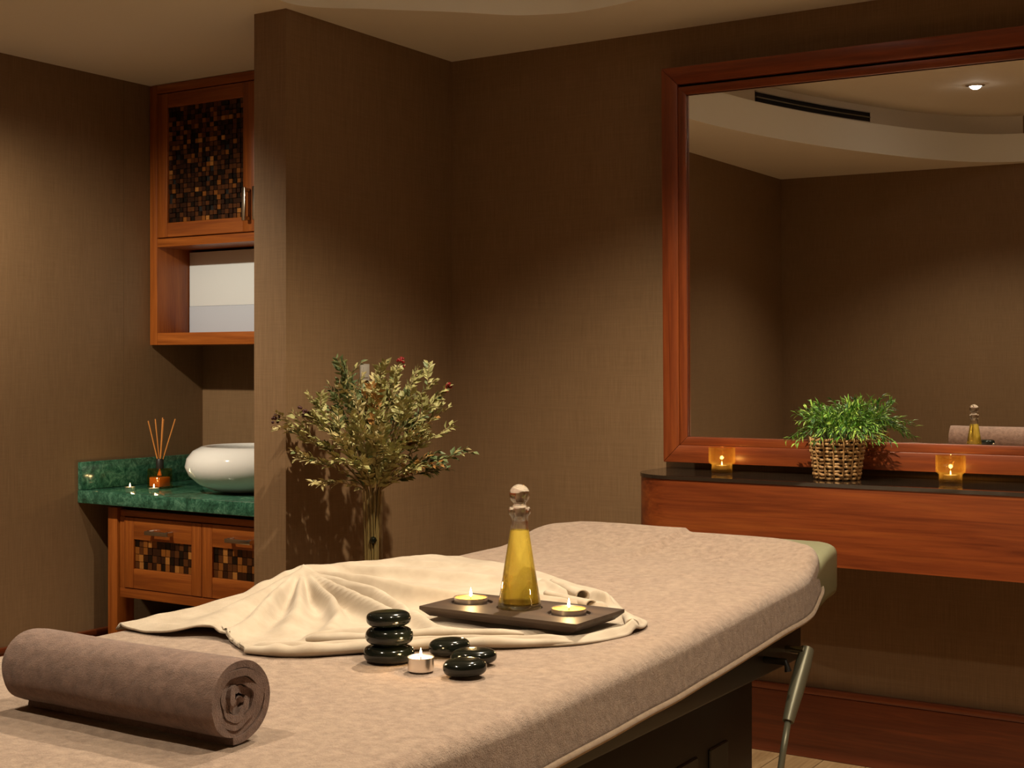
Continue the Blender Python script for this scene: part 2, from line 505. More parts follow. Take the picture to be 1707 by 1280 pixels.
# air grille on the cove wall (seen in the mirror)
def near_i(px, py): return min(range(len(ov2)), key=lambda i: (ov2[i] - Vector((px, py))).length)
i0, i1 = near_i(-2.70, 1.25), near_i(-2.33, .10)
lo_i, hi_i = min(i0, i1), max(i0, i1)
gp = [ov2[i] for i in range(lo_i, hi_i + 1)]
gin = [p + (cen - p).normalized() * .004 for p in gp]
gin2 = [p + (cen - p).normalized() * .014 for p in gp]
gt = empty('air_grille', (gp[len(gp) // 2].x, gp[len(gp) // 2].y, ZC + .19), 'long dark slotted air grille curving along the ceiling cove in the mirror', 'air vent')
def curved_bar(A, B, z0, z1):
    bm = nb()
    ring = []
    for a, b in zip(A, B):
        ring.append([bm.verts.new((a.x, a.y, z0)), bm.verts.new((b.x, b.y, z0)), bm.verts.new((b.x, b.y, z1)), bm.verts.new((a.x, a.y, z1))])
    for p, q in zip(ring[:-1], ring[1:]):
        for k in range(4): bm.faces.new((p[k], p[(k + 1) % 4], q[(k + 1) % 4], q[k]))
    bm.faces.new(ring[0]); bm.faces.new(ring[-1])
    return bm
finish('backing', curved_bar(gp, gin, ZC + .195, ZC + .265), M['dark'], gt)
for k in range(3):
    finish('slat', curved_bar(gin, gin2, ZC + .197 + k * .030, ZC + .203 + k * .030), M['plate'] if k != 1 else M['lever'], gt)

# ------------------------------------------------------------------ wall mirror
MX0, MX1, MZ0, MZ1, MYF = -2.052, -.50, .9355, 2.244, 4.140
PV = (-1.967, 4.160, 1.05)
mt = empty('wall_mirror', PV, 'large wall mirror in a stepped red-brown wooden frame above the shelf', 'mirror')
boxo('mirror_glass', M['mirror'], mt, MX0 + .083, MX1 - .083, 4.160, 4.164, MZ0 + .086, MZ1 - .095)
boxo('backing_board', M['dark'], mt, MX0 + .01, MX1 - .01, 4.165, 4.175, MZ0 + .01, MZ1 - .01)
def frame_ring(name, ox, oz0, oz1, wd, y0, y1, bev):
    x0, x1, z0, z1 = MX0 + ox, MX1 - ox, MZ0 + oz0, MZ1 - oz1
    for nm, pts, m in (('left', [(x0, z0), (x0, z1), (x0 + wd, z1 - wd), (x0 + wd, z0 + wd)], 'wood_z'),
                       ('right', [(x1, z0), (x1, z1), (x1 - wd, z1 - wd), (x1 - wd, z0 + wd)], 'wood_z'),
                       ('bottom', [(x0, z0), (x1, z0), (x1 - wd, z0 + wd), (x0 + wd, z0 + wd)], 'wood_x'),
                       ('top', [(x0, z1), (x1, z1), (x1 - wd, z1 - wd), (x0 + wd, z1 - wd)], 'wood_x')):
        bm = nb()
        a = [bm.verts.new((p, y0, q)) for p, q in pts]; b = [bm.verts.new((p, y1, q)) for p, q in pts]
        bm.faces.new(a); bm.faces.new(b)
        for i in range(4): bm.faces.new((a[i], a[(i + 1) % 4], b[(i + 1) % 4], b[i]))
        bmesh.ops.bevel(bm, geom=[e for e in bm.edges], offset=bev, segments=2, profile=.5, affect='EDGES')
        finish(name, bm, M[m], mt, 30)
frame_ring('frame_rail', 0, 0, 0, .058, MYF, 4.175, .003)
frame_ring('frame_lip', .0585, .0585, .0665, .027, MYF + .005, 4.1595, .002)
mt.rotation_euler = (R(.8), 0, R(2.1))        # hangs leaning slightly forward

# ------------------------------------------------------------------ console shelf
SX0, SX1, SY, SZ0, SZ1 = -2.07, XR - .01, 3.885, .668, .905
def shelf_outline(off=0, r=.17):
    x0, y0 = SX0 - off, SY - off
    pts = [(x0, YW)]
    for k in range(13):
        a = math.pi + (math.pi / 2) * k / 12
        pts.append((x0 + r + r * math.cos(a), y0 + r + r * math.sin(a)))
    pts += [(SX1, y0), (SX1, YW)]
    return pts
st = empty('console_shelf', (-.6, 4.05, SZ0), 'wall-hung red-brown wooden console shelf with a rounded end under the mirror', 'shelf')
out = shelf_outline()
inn = shelf_outline(-.025, .145)
bm = nb()   # apron
n = len(out) - 1
A = [[bm.verts.new((p[0], p[1], z)) for p in out[:n]] for z in (SZ0, SZ1 - .004)]
B = [[bm.verts.new((p[0], p[1], z)) for p in inn[:n]] for z in (SZ0, SZ1 - .004)]
for i in range(n - 1):
    bm.faces.new((A[0][i], A[0][i + 1], A[1][i + 1], A[1][i])); bm.faces.new((B[0][i], B[0][i + 1], B[1][i + 1], B[1][i]))
    bm.faces.new((A[0][i], A[0][i + 1], B[0][i + 1], B[0][i])); bm.faces.new((A[1][i], A[1][i + 1], B[1][i + 1], B[1][i]))
for i in (0, n - 1): bm.faces.new((A[0][i], A[1][i], B[1][i], B[0][i]))
finish('apron', bm, M['wood_x'], st, 30)
bm = nb(); prism(bm, inn, SZ0 + .02, SZ1 - .004); finish('carcass', bm, M['wood_x'], st)
bm = nb(); prism(bm, shelf_outline(.003, .172), SZ1 - .004, SZ1 + .007); finish('glass_top', bm, M['smoke'], st, 30)
ZS = SZ1 + .007

# ------------------------------------------------------------------ candles
def flame(x, y, z, s=1.0):
    bm = nb()
    lathe(bm, [(0, 0), (.0022 * s, .002 * s), (.0034 * s, .006 * s), (.0028 * s, .011 * s), (.0014 * s, .017 * s), (0, .022 * s)], x, y, z, 12)
    return bm
def tealight(x, y, z, r, h, wax, label, power=.25, group=None, name='tealight', s=1.0):
    t = empty(name, (x, y, z), label, 'candle', group)
    bm = nb(); lathe(bm, [(0, 0), (r * .96, 0), (r, .001), (r, h), (r * 1.03, h + .0006), (r * .96, h), (r * .95, h - .002), (r * .95, .002), (0, .002)], x, y, z, 40)
    finish('cup', bm, M['alu'], t, 40)
    bm = nb(); lathe(bm, [(r * .94, .003), (r * .945, h - .0025), (r * .6, h - .0035), (r * .1, h - .004), (0, h - .004)], x, y, z, 40)
    finish('wax', bm, wax, t, True)
    bm = nb(); tube(bm, [(x, y, z + h - .004), (x + .0004, y, z + h + .004)], .0006, 6); finish('wick', bm, M['wick'], t)
    finish('flame', flame(x, y, z + h + .0005, s), M['flame'], t, True)
    ld = bpy.data.lights.new('candle_light', 'POINT'); ld.energy = power; ld.color = (1, .62, .25); ld.shadow_soft_size = .006
    lo = bpy.data.objects.new('candle_light', ld); C.objects.link(lo); lo.parent = t; lo.location = (0, 0, h + .032 * s)
    return t

def votive(x, y, label):
    z = ZS
    t = empty('votive_candle_holder', (x, y, z), label, 'candle holder', 'amber votives on the console shelf')
    bm = nb()
    lathe(bm, [(0, 0), (.031, 0), (.0325, .002), (.033, .026), (.0405, .032), (.0425, .036), (.0425, .080), (.0415, .082), (.0395, .080), (.0395, .036), (.030, .028), (.029, .010), (0, .008)], x, y, z, 48)
    finish('cup', bm, M['amber'], t, 40)
    tealight(x, y, z + .0105, .019, .013, M['wax'], label.replace('amber glass votive', 'lit tealight inside the amber glass votive'), .16, 'tealights inside the votives', s=.62)
votive(-1.817, 4.088, 'amber glass votive at the rounded end of the shelf')
votive(-1.092, 4.088, 'amber glass votive to the right of the wicker basket')

# ------------------------------------------------------------------ wicker basket with grass plant
BX, BY = -1.42, 4.046
bt = empty('wicker_basket', (BX, BY, ZS), 'round woven straw-coloured wicker basket on the shelf before the mirror', 'basket')
BH, RB, RT = .128, .064, .081
def br(z): return RB + (RT - RB) * z / BH
bm = nb(); lathe(bm, [(0, .002), (RB - .007, .002), (RT - .009, BH - .012), (0, BH - .012)], BX, BY, ZS, 40); finish('liner', bm, M['soil'], bt, 40)
NS = 16
for k in range(NS):
    a = 2 * math.pi * (k + .5) / NS
    bm = nb()
    tube(bm, [(BX + (br(z) + .0012) * math.cos(a), BY + (br(z) + .0012) * math.sin(a), ZS + z) for z in np.linspace(.002, BH, 6)], .0030, 6)
    finish('stake', bm, M['wicker'], bt, True)
NR = 11
for j in range(NR):
    z = .006 + (BH - .014) * j / (NR - 1)
    bm = nb()
    ph = j % 2
    N = NS * 6
    ring = []
    rng = random.Random(j)
    jit = [rng.uniform(-.0012, .0012) for _ in range(NS)]
    for i in range(N):
        a = 2 * math.pi * i / N
        s = math.cos(NS * (a - math.pi / NS) / 2 * 2) # bulges between the stakes
        und = -.0022 * s + (.0012 if ph else -.0006)
        r = br(z) + und + .001
        hz = .0056 * (1 - .22 * max(s, 0))
        zz = z + jit[int(a / (2 * math.pi) * NS) % NS] + .0016 * math.sin(NS * a + ph * math.pi)
        ring.append([bm.verts.new((BX + (r + c * .0034) * math.cos(a), BY + (r + c * .0034) * math.sin(a), ZS + zz + d * hz)) for c, d in ((1, 0), (.6, .8), (-.6, .8), (-1, 0), (-.6, -.8), (.6, -.8))])
    for i in range(N):
        p, q = ring[i], ring[(i + 1) % N]
        for k in range(6): bm.faces.new((p[k], p[(k + 1) % 6], q[(k + 1) % 6], q[k]))
    finish('weave_strand', bm, M['wicker'], bt, True)

def leaf(bm, p, d, up, ln, wd, mi, bend=.15):
    d = d.normalized()
    s = d.cross(up)
    if s.length < 1e-3: s = d.cross(Vector((1, 0, 0)))
    s.normalize(); nn = s.cross(d).normalized()
    v = [bm.verts.new(p), bm.verts.new(p + d * ln * .45 + s * wd + nn * ln * .06), bm.verts.new(p + d * ln * .48 - nn * 0),
         bm.verts.new(p + d * ln * .45 - s * wd + nn * ln * .06), bm.verts.new(p + d * ln - nn * ln * bend)]
    for f in ((v[0], v[1], v[2]), (v[0], v[2], v[3]), (v[1], v[4], v[2]), (v[2], v[4], v[3])):
        bm.faces.new(f).material_index = mi

gpl = empty('grass_plant', (BX, BY, ZS + BH - .012), 'bushy bright green fine-leaved plant growing out of the wicker basket', 'plant')
rng = random.Random(11)
for k in range(105):
    a = rng.uniform(0, 2 * math.pi)
    el = rng.uniform(.05, 1.35)
    L = rng.uniform(.085, .125) * (1 + .35 * max(0, el - .5))
    p0 = Vector((BX + .05 * math.cos(a) * rng.random() ** .5, BY + .05 * math.sin(a) * rng.random() ** .5, ZS + BH - .012))
    dh = Vector((math.cos(a), math.sin(a), 0))
    pts = [p0]
    for s in range(1, 7):
        u = s / 6
        pts.append(p0 + dh * (math.cos(el) * L * u * (.75 + .3 * u)) + Vector((0, 0, math.sin(el) * L * u * 1.0 + .032 * math.sin(math.pi * min(u * 1.05, 1)) * (1.3 - el / 1.4) - .012 * u * u)))
    for p in pts:
        if p.y > 4.125: p.y = 4.125 - (p.y - 4.125) * .1
    bm = nb()
    tube(bm, pts, .0009, 4, mi=0)
    nl = 15
    for i in range(nl):
        u = .22 + .78 * i / (nl - 1)
        f = u * 6; q = min(int(f), 5); pp = pts[q].lerp(pts[q + 1], f - q)
        if pp.y > 4.12: continue
        d0 = (pts[q + 1] - pts[q]).normalized()
        side = d0.cross(Vector((rng.uniform(-1, 1), rng.uniform(-1, 1), rng.uniform(-.3, 1)))).normalized()
        dd = (d0 * rng.uniform(.6, 1.1) + side * rng.uniform(.4, .85)).normalized()
        ln = rng.uniform(.017, .030)
        if pp.y + dd.y * ln > 4.13: dd.y = -abs(dd.y) * .5
        leaf(bm, pp, dd, Vector((rng.uniform(-.4, .4), rng.uniform(-.4, .4), 1)), ln, rng.uniform(.0021, .0034), rng.choice((1, 1, 1, 2, 2, 3)))
    o = finish('sprig', bm, [M['gstem'], GV[0], GV[1], GV[2]], gpl, False, at=p0)

# ------------------------------------------------------------------ upper cabinet in the alcove
CX0, CX1, CY, CZ0 = XL + .004, XWG2 - .004, 3.94, 1.34
ct = empty('wall_cabinet', ((CX0 + CX1) / 2, 4.09, CZ0), 'tall wooden wall cabinet with mosaic doors and an open niche over the washbasin', 'cabinet')
mid = (CX0 + CX1) / 2
boxo('side_panel', M['teak_z'], ct, CX0, CX0 + .042, CY, 4.238, CZ0, ZC - .002, .0015)
boxo('side_panel', M['teak_z'], ct, CX1 - .042, CX1, CY, 4.238, CZ0, ZC - .002, .0015)
boxo('top_panel', M['teak_x'], ct, CX0 + .042, CX1 - .042, CY + .001, 4.238, 2.362, ZC - .002, .001)
boxo('bottom_board', M['teak_x'], ct, CX0 + .042, CX1 - .042, CY + .001, 4.238, CZ0, 1.389, .0015)
boxo('niche_board', M['teak_x'], ct, CX0 + .042, CX1 - .042, CY + .001, 4.238, 1.738, 1.772, .0015)
boxo('back_panel', M['teak_x'], ct, CX0 + .042, CX1 - .042, 4.222, 4.238, 1.389, 2.362)
# pale board standing in the niche
pt = empty('pale_board', (mid, 4.125, 1.39), 'pale blue-grey board with a darker lower band standing in the cabinet niche', 'panel')
boxo('upper_face', M['pale'], pt, CX0 + .046, CX1 - .046, 4.115, 4.135, 1.503, 1.728, .002)
boxo('lower_band', M['pale2'], pt, CX0 + .046, CX1 - .046, 4.115, 4.135, 1.390, 1.5025, .001)
for x0, x1, hx in ((CX0 + .044, mid - .0015, -1), (mid + .0015, CX1 - .044, 1)):
    z0, z1 = 1.776, 2.358
    wst = .058
    dbm = nb()
    box(dbm, x0 + .002, x1 - .002, CY + .0175, CY + .021, z0 + .002, z1 - .002)
    d = finish('door', dbm, M['teak_z'], ct)
    boxo('stile', M['teak_z'], d, x0, x0 + wst, CY - .002, CY + .0175, z0, z1, .002)
    boxo('stile', M['teak_z'], d, x1 - wst, x1, CY - .002, CY + .0175, z0, z1, .002)
    bm = nb(); box(bm, x0 + wst, x1 - wst, CY - .0015, CY + .0175, z1 - wst, z1, .002, 1); finish('rail', bm, M['teak_x'], d, 30)
    bm = nb(); box(bm, x0 + wst, x1 - wst, CY - .0015, CY + .0175, z0, z0 + wst, .002, 1); finish('rail', bm, M['teak_x'], d, 30)
    boxo('panel_backing', M['dark'], d, x0 + wst, x1 - wst, CY + .0135, CY + .0175, z0 + wst, z1 - wst)
    bm = nb()
    tx, tz = .0205, .0193
    nx, nz = int((x1 - x0 - 2 * wst) / tx), int((z1 - z0 - 2 * wst) / tz)
    tx, tz = (x1 - x0 - 2 * wst) / nx, (z1 - z0 - 2 * wst) / nz
    rg = random.Random(3 + hx)
    for i in range(nx):
        for j in range(nz):
            if rg.random() < .04: continue
            a, b = x0 + wst + i * tx, z0 + wst + j * tz
            dp = rg.uniform(.004, .009)
            c = rg.choices(range(5), TW)[0]
            m1 = tx * rg.uniform(.03, .09)
            m2 = tz * rg.uniform(.03, .09)
            box(bm, a + m1, a + tx - m1, CY + dp, CY + .0135, b + m2, b + tz - m2, 0, 1, c)
    o = finish('mosaic_panel', bm, TILE, d); o['kind'] = 'stuff'
    hxx = (x1 - .026) if hx < 0 else (x0 + .026)
    bm = nb()
    box(bm, hxx - .009, hxx + .009, CY - .036, CY - .024, 1.815, 1.945, .003, 2)
    for zz in (1.825, 1.935): box(bm, hxx - .007, hxx + .007, CY - .025, CY - .001, zz - .008, zz + .008, .002, 1)
    finish('handle', bm, M['chrome'], d, 30)

# ------------------------------------------------------------------ washbasin counter
KY, KZ = 3.574, .775
kt = empty('vanity_counter', (mid, 3.9, 0), 'green marble counter on an orange-brown wooden stand with two mosaic drawers', 'washstand')
boxo('marble_top', M['marble'], kt, XL + .001, XWG2 - .001, KY, YW - .001, KZ - .050, KZ, .004)
boxo('side_splash', M['marble'], kt, XL + .001, XL + .024, KY + .002, YW - .026, KZ + .0005, KZ + .108, .003)
boxo('back_splash', M['marble'], kt, XL + .001, XWG2 - .001, YW - .024, YW - .001, KZ + .0005, KZ + .108, .003)
LX0 = -4.165
LY = KY + .045
boxo('leg', M['teak_z'], kt, LX0, LX0 + .052, LY, LY + .085, 0, KZ - .062, .002)
boxo('leg', M['teak_z'], kt, LX0, LX0 + .052, YW - .12, YW - .035, 0, KZ - .062, .002)
boxo('leg', M['teak_z'], kt, XWG2 - .10, XWG2 - .048, LY, LY + .085, 0, KZ - .062, .002)
boxo('leg', M['teak_z'], kt, XWG2 - .10, XWG2 - .048, YW - .12, YW - .035, 0, KZ - .062, .002)
boxo('carcass', M['dark'], kt, LX0 + .06, XWG2 - .11, LY + .03, YW - .13, .412, KZ - .052)
FX0, FX1 = LX0 + .060, XWG2 - .106
DZ0, DZ1 = .405, .682
boxo('bottom_rail', M['teak_x'], kt, FX0, FX1, LY + .006, LY + .03, .372, DZ0 + .004, .002)
boxo('top_rail', M['teak_x'], kt, FX0, FX1, LY + .008, LY + .03, DZ1 - .001, DZ1 + .024, .002)
boxo('end_stile', M['teak_z'], kt, FX0, FX0 + .026, LY + .007, LY + .03, DZ0 + .004, DZ1 - .001, .0015)
boxo('end_stile', M['teak_z'], kt, FX1 - .026, FX1, LY + .007, LY + .03, DZ0 + .004, DZ1 - .001, .0015)
fm = (FX0 + FX1) / 2
tm = []
for c in range(5):
    b_ = nb(); box(b_, -.5, .5, -.003, .003, -.5, .5); me = bpy.data.meshes.new('tile'); b_.to_mesh(me); b_.free(); me.materials.append(TILE[c]); tm.append(me)
rg = random.Random(5)
for x0, x1 in ((FX0 + .028, fm - .001), (fm + .001, FX1 - .028)):
    z0, z1 = DZ0 + .006, DZ1 - .003
    ws, zb, zt_ = .052, z0 + .075, z1 - .082
    bm = nb()
    box(bm, x0 + .002, x1 - .002, LY + .022, LY + .027, z0 + .002, z1 - .002)
    d = finish('drawer', bm, M['teak_z'], kt)
    boxo('stile', M['teak_z'], d, x0, x0 + ws, LY + .002, LY + .022, z0, z1, .002)
    boxo('stile', M['teak_z'], d, x1 - ws, x1, LY + .002, LY + .022, z0, z1, .002)
    boxo('rail', M['teak_x'], d, x0 + ws, x1 - ws, LY + .0025, LY + .022, z0, zb, .002)
    boxo('rail', M['teak_x'], d, x0 + ws, x1 - ws, LY + .0025, LY + .022, zt_, z1, .002)
    boxo('panel_backing', M['dark'], d, x0 + ws, x1 - ws, LY + .016, LY + .022, zb, zt_)
    nx, nz = 13, 4
    tx, tz = (x1 - x0 - 2 * ws) / nx, (zt_ - zb) / nz
    for i in range(nx):
        for j in range(nz):
            c = rg.choices(range(5), [.1, .28, .28, .24, .10])[0]
            o = link('tile', tm[c], None, d, (x0 + ws + (i + .5) * tx, LY + .0125 + rg.uniform(-.0015, .0015), zb + (j + .5) * tz))
            o.scale = (tx * .93, 1, tz * .93)
    hx0 = (x0 + x1) / 2
    bm = nb()
    box(bm, hx0 - .062, hx0 + .062, LY - .030, LY - .019, zt_ + .025, zt_ + .041, .003, 2)
    for s in (-1, 1): box(bm, hx0 + s * .05 - .009, hx0 + s * .05 + .009, LY - .021, LY + .003, zt_ + .024, zt_ + .042, .002, 1)
    finish('handle', bm, M['chrome'], d, 30)
boxo('lower_shelf', M['dark'], kt, LX0 + .055, XWG2 - .105, LY + .06, YW - .13, .13, .155)

# basin
SKX, SKY = -3.675, 3.895
sk = empty('vessel_sink', (SKX, SKY, KZ), 'rounded white ceramic vessel basin on the green marble counter', 'sink')
bm = nb()
lathe(bm, [(0, .001), (.10, .001), (.145, .008), (.20, .032), (.238, .065), (.252, .098), (.245, .130), (.222, .158), (.19, .174), (.178, .176), (.168, .172), (.172, .160),
           (.205, .135), (.222, .10), (.205, .065), (.15, .035), (.06, .022), (0, .020)], SKX, SKY, KZ, 72)
finish('bowl', bm, M['white'], sk, True)
bm = nb(); lathe(bm, [(0, .021), (.022, .021), (.024, .026), (.018, .028), (0, .028)], SKX, SKY, KZ, 24); finish('drain', bm, M['chrome'], sk, 40)

# reed diffuser
RX, RY = -4.075, 3.80
rt = empty('reed_diffuser', (RX, RY, KZ), 'square amber glass reed diffuser with orange sticks on the marble counter', 'diffuser')
bm = nb()
box(bm, RX - .036, RX + .036, RY - .036, RY + .036, KZ + .0005, KZ + .078, .007, 3); finish('bottle', bm, M['amberd'], rt, 40)
bm = nb(); box(bm, RX - .029, RX + .029, RY - .029, RY + .029, KZ + .007, KZ + .045, .004, 2); finish('scented_oil', bm, M['cordial'], rt, 40)
bm = nb(); lathe(bm, [(0, .078), (.015, .078), (.015, .112), (.012, .116), (0, .116)], RX, RY, KZ, 24); finish('collar', bm, M['black'], rt, 40)
for k, (dx, dy, h) in enumerate(((-.052, .02, .27), (-.036, -.03, .265), (-.03, .04, .275), (.0, .02, .27), (.045, -.02, .27), (.06, .03, .272))):
    bm = nb(); tube(bm, [(RX - dx * .12, RY - dy * .12, KZ + .05), (RX + dx * .9, RY + dy, KZ + h)], .0025, 6); finish('reed', bm, M['reed'], rt)
tealight(-4.11, 3.68, KZ, .019, .012, M['wax'], 'lit tealight near the left wall on the marble counter', .12, 'tealights on the marble counter', s=.75)
tealight(-4.00, 3.70, KZ, .019, .012, M['wax'], 'lit tealight in front of the reed diffuser', .12, 'tealights on the marble counter', s=.75)

# wall switch behind the branches
sw = empty('wall_switch', (XWG, 3.70, 1.22), 'small pale switch plate on the side wall behind the branches', 'switch')
boxo('plate', M['plate'], sw, XWG + .0005, XWG + .009, 3.69, 3.735, 1.205, 1.262, .002)
boxo('rocker', M['plate'], sw, XWG + .009, XWG + .012, 3.70, 3.725, 1.215, 1.252, .001)

# ------------------------------------------------------------------ massage table
TX0, TX1, TY0, TY1 = -2.016, -1.081, 1.03, 3.42
TC = (TX0 + TX1) / 2
def sm(a, b, t):
    t = min(max((t - a) / (b - a), 0), 1); return t * t * (3 - 2 * t)
def xr(y):  # right-hand edge, drawing in towards the head end
    return -1.040 - .062 * max(y - 1.6, 0) - .02 * sm(2.9, 3.3, y)
def zt(y):   # fleece surface height along the table
    return .762 + .0145 * sm(2.13, 3.08, y) + .040 * sm(3.05, 3.33, y)
mtb = empty('massage_table', (TC, 2.2, 0), 'massage table with olive vinyl cushion and black louvred base', 'massage table')
def slab(bm, off, y0, y1, rc, ztop, zbot, prof, nx=40, ny=64, jig=None):
    """closed rounded cushion: rows along y, ring across"""
    rows = []
    ys = []
    for j in range(ny + 1):
        u = j / ny
        ys.append(y0 + (y1 - y0) * (.5 - .5 * math.cos(math.pi * u)) if True else 0)
    for y in ys:
        d = max(rc - (y - y0), rc - (y1 - y), 0)
        inset = rc - math.sqrt(max(rc * rc - d * d, 0))
        TC = (TX0 + xr(y)) / 2
        hw = (xr(y) - TX0) / 2 - off - inset
        re = min(.022, max(hw, .001))
        end = max(prof - (y - y0), prof - (y1 - y), 0) / prof
        dz = prof * (1 - math.sqrt(max(1 - end * end, 0))) * .8
        zt_, zb_ = ztop(y) - dz, zbot(y) + dz * .3
        ring = []
        for k in range(nx + 1):
            x_ = -hw + re + (2 * hw - 2 * re) * k / nx
            ring.append((TC + x_, zt_))
        for k in range(1, 6):
            a = math.pi / 2 * (1 - k / 5); ring.append((TC + hw - re + re * math.cos(a), zt_ - re + re * math.sin(a)))
        for k in range(0, 6):
            a = -math.pi / 2 * k / 5; ring.append((TC + hw - re + re * math.cos(a), zb_ + re + re * math.sin(a)))
        for k in range(0, 6):
            a = -math.pi / 2 - math.pi / 2 * k / 5; ring.append((TC - hw + re + re * math.cos(a), zb_ + re + re * math.sin(a)))
        for k in range(0, 5):
            a = math.pi - math.pi / 2 * k / 5; ring.append((TC - hw + re + re * math.cos(a), zt_ - re + re * math.sin(a)))
        rows.append([bm.verts.new((px, y, pz)) for px, pz in ring])
    for A_, B_ in zip(rows[:-1], rows[1:]):
        for k in range(len(A_)):
            bm.faces.new((A_[k], A_[(k + 1) % len(A_)], B_[(k + 1) % len(B_)], B_[k]))
    bm.faces.new(rows[0]); bm.faces.new(rows[-1])
bm = nb(); slab(bm, .002, TY0, TY1, .10, lambda y: zt(y) - .012, lambda y: .647 + .6 * (zt(y) - .762), .018, 24, 40)
finish('cushion', bm, M['vinyl'], mtb, True)
boxo('top_frame', M['black'], mtb, TX0 + .10, TX1 - .105, 1.12, 3.13, .56, .647, .006)
bs = boxo('base_cabinet', M['black'], mtb, TX0 + .13, TX1 - .145, 1.3, 2.93, .03, .56, .006)
for k in range(9):
    y0 = 1.45 + k * .155
    bm = nb()
    vs = box(bm, TX1 - .147, TX1 - .1405, y0, y0 + .095, .08, .44, .003, 1)
    finish('louvre', bm, M['black'], mtb, 30)
boxo('plinth', M['dark'], mtb, TX0 + .16, TX1 - .18, 1.35, 2.85, 0, .03)
# lever
LX = -1.14
bm = nb(); tube(bm, [(LX, 3.045, .602), (LX, 3.02, .572), (LX, 2.97, .515), (LX, 2.925, .46)], [.016, .0185, .0175, .013], 14); finish('lever_grip', bm, M['lever'], mtb, 40)
bm = nb(); tube(bm, [(LX, 2.925, .46), (LX, 2.895, .40), (LX - .004, 2.875, .32), (LX - .01, 2.87, .20), (LX - .012, 2.87, .05)], .0075, 10); finish('lever_rod', bm, M['lever'], mtb, True)
bm = nb(); tube(bm, [(LX - .05, 3.03, .60), (LX - .002, 3.03, .60)], .009, 10); finish('pivot_bolt', bm, M['chrome'], mtb, 40)
bm = nb(); tube(bm, [(LX - .05, 2.90, .598), (LX + .005, 2.90, .598), (LX + .01, 2.90, .578)], .008, 10); finish('locking_knob', bm, M['black'], mtb, 40)

# ------------------------------------------------------------------ fleece cover on the table
CVY1 = 3.335
def cover_bump(x, y):
    b = .0035 * noise.noise(Vector((x * 5, y * 4, 1.3))) + .0012 * noise.noise(Vector((x * 16, y * 14, 4.3)))
    # overlapping second layer near the head end, its edge running obliquely
    e = x + 1.592 + .02 * math.sin(y * 9)
    b += .010 * (1 - sm(-.006, .005, e)) * sm(2.98, 3.07, y)
    # soft creases
    for (ax, ay, bx_, by, a, wd) in ((-1.624, 2.934, -1.176, 2.867, .004, .02), (-1.68, 2.744, -1.288, 2.8, .0025, .022), (-1.232, 2.91, -1.12, 2.46, .003, .022)):
        t = max(0, min(1, ((x - ax) * (bx_ - ax) + (y - ay) * (by - ay)) / ((bx_ - ax) ** 2 + (by - ay) ** 2)))
        dd = math.hypot(x - ax - t * (bx_ - ax), y - ay - t * (by - ay))
        b += a * math.exp(-(dd / wd) ** 2) * math.sin(math.pi * min(max(t, .02), .98)) ** .5
    return b
def drop_r(y): return .066 + .004 * noise.noise(Vector((0, y * 3, 2)))
bm = nb()
rows = []
ny, nx = 120, 70
hemL, hemR = [], []
for j in range(ny + 1):
    u = j / ny
    y = TY0 + .02 + (CVY1 - TY0 - .02) * u
    if u > .8: y = TY0 + .02 + (CVY1 - TY0 - .02) * (.8 + .2 * (1 - (1 - (u - .8) / .2) ** 1.6))
    rc = .12
    d = max(rc - (CVY1 - y), 0)
    inset = (rc - math.sqrt(max(rc * rc - d * d, 0))) * .45
    TC = (TX0 + xr(y)) / 2
    hw = (xr(y) - TX0) / 2 + .004 - inset
    re = .030
    ed = max(.020 - (CVY1 - y), 0) / .020
    z_ = zt(y) - .014 * (1 - math.sqrt(max(1 - ed * ed, 0)))
    dr = drop_r(y); dl = .05
    ring = []
    for k in range(6): ring.append((-hw - .003 * (1 - k / 6), z_ - re - dl * (1 - k / 5)))
    for k in range(1, 7):
        a = math.pi - math.pi / 2 * k / 7; ring.append((-hw + re + re * math.cos(a), z_ - re + re * math.sin(a)))
    for k in range(nx + 1):
        x_ = -hw + re + (2 * hw - 2 * re) * k / nx
        f = min(1, min(k, nx - k) / 6)
        ring.append((x_, z_ + cover_bump(TC + x_, y) * f))
    for k in range(1, 7):
        a = math.pi / 2 - math.pi / 2 * k / 7; ring.append((hw - re + re * math.cos(a), z_ - re + re * math.sin(a)))
    rip = .002 * noise.noise(Vector((3, y * 6, 0)))
    for k in range(6): ring.append((hw + (.006 + rip) * k / 5, z_ - re - dr * k / 5))
    hemL.append(Vector((TC + ring[0][0], y, ring[0][1]))); hemR.append(Vector((TC + ring[-1][0], y - .085 * sm(2.95, CVY1, y), ring[-1][1])))
    rows.append([bm.verts.new((TC + a, y - .085 * sm(.82, 1.0, (a + hw) / (2 * hw)) * sm(2.95, CVY1, y), b)) for a, b in ring])
for A_, B_ in zip(rows[:-1], rows[1:]):
    for k in range(len(A_) - 1):
        bm.faces.new((A_[k], A_[k + 1], B_[k + 1], B_[k]))
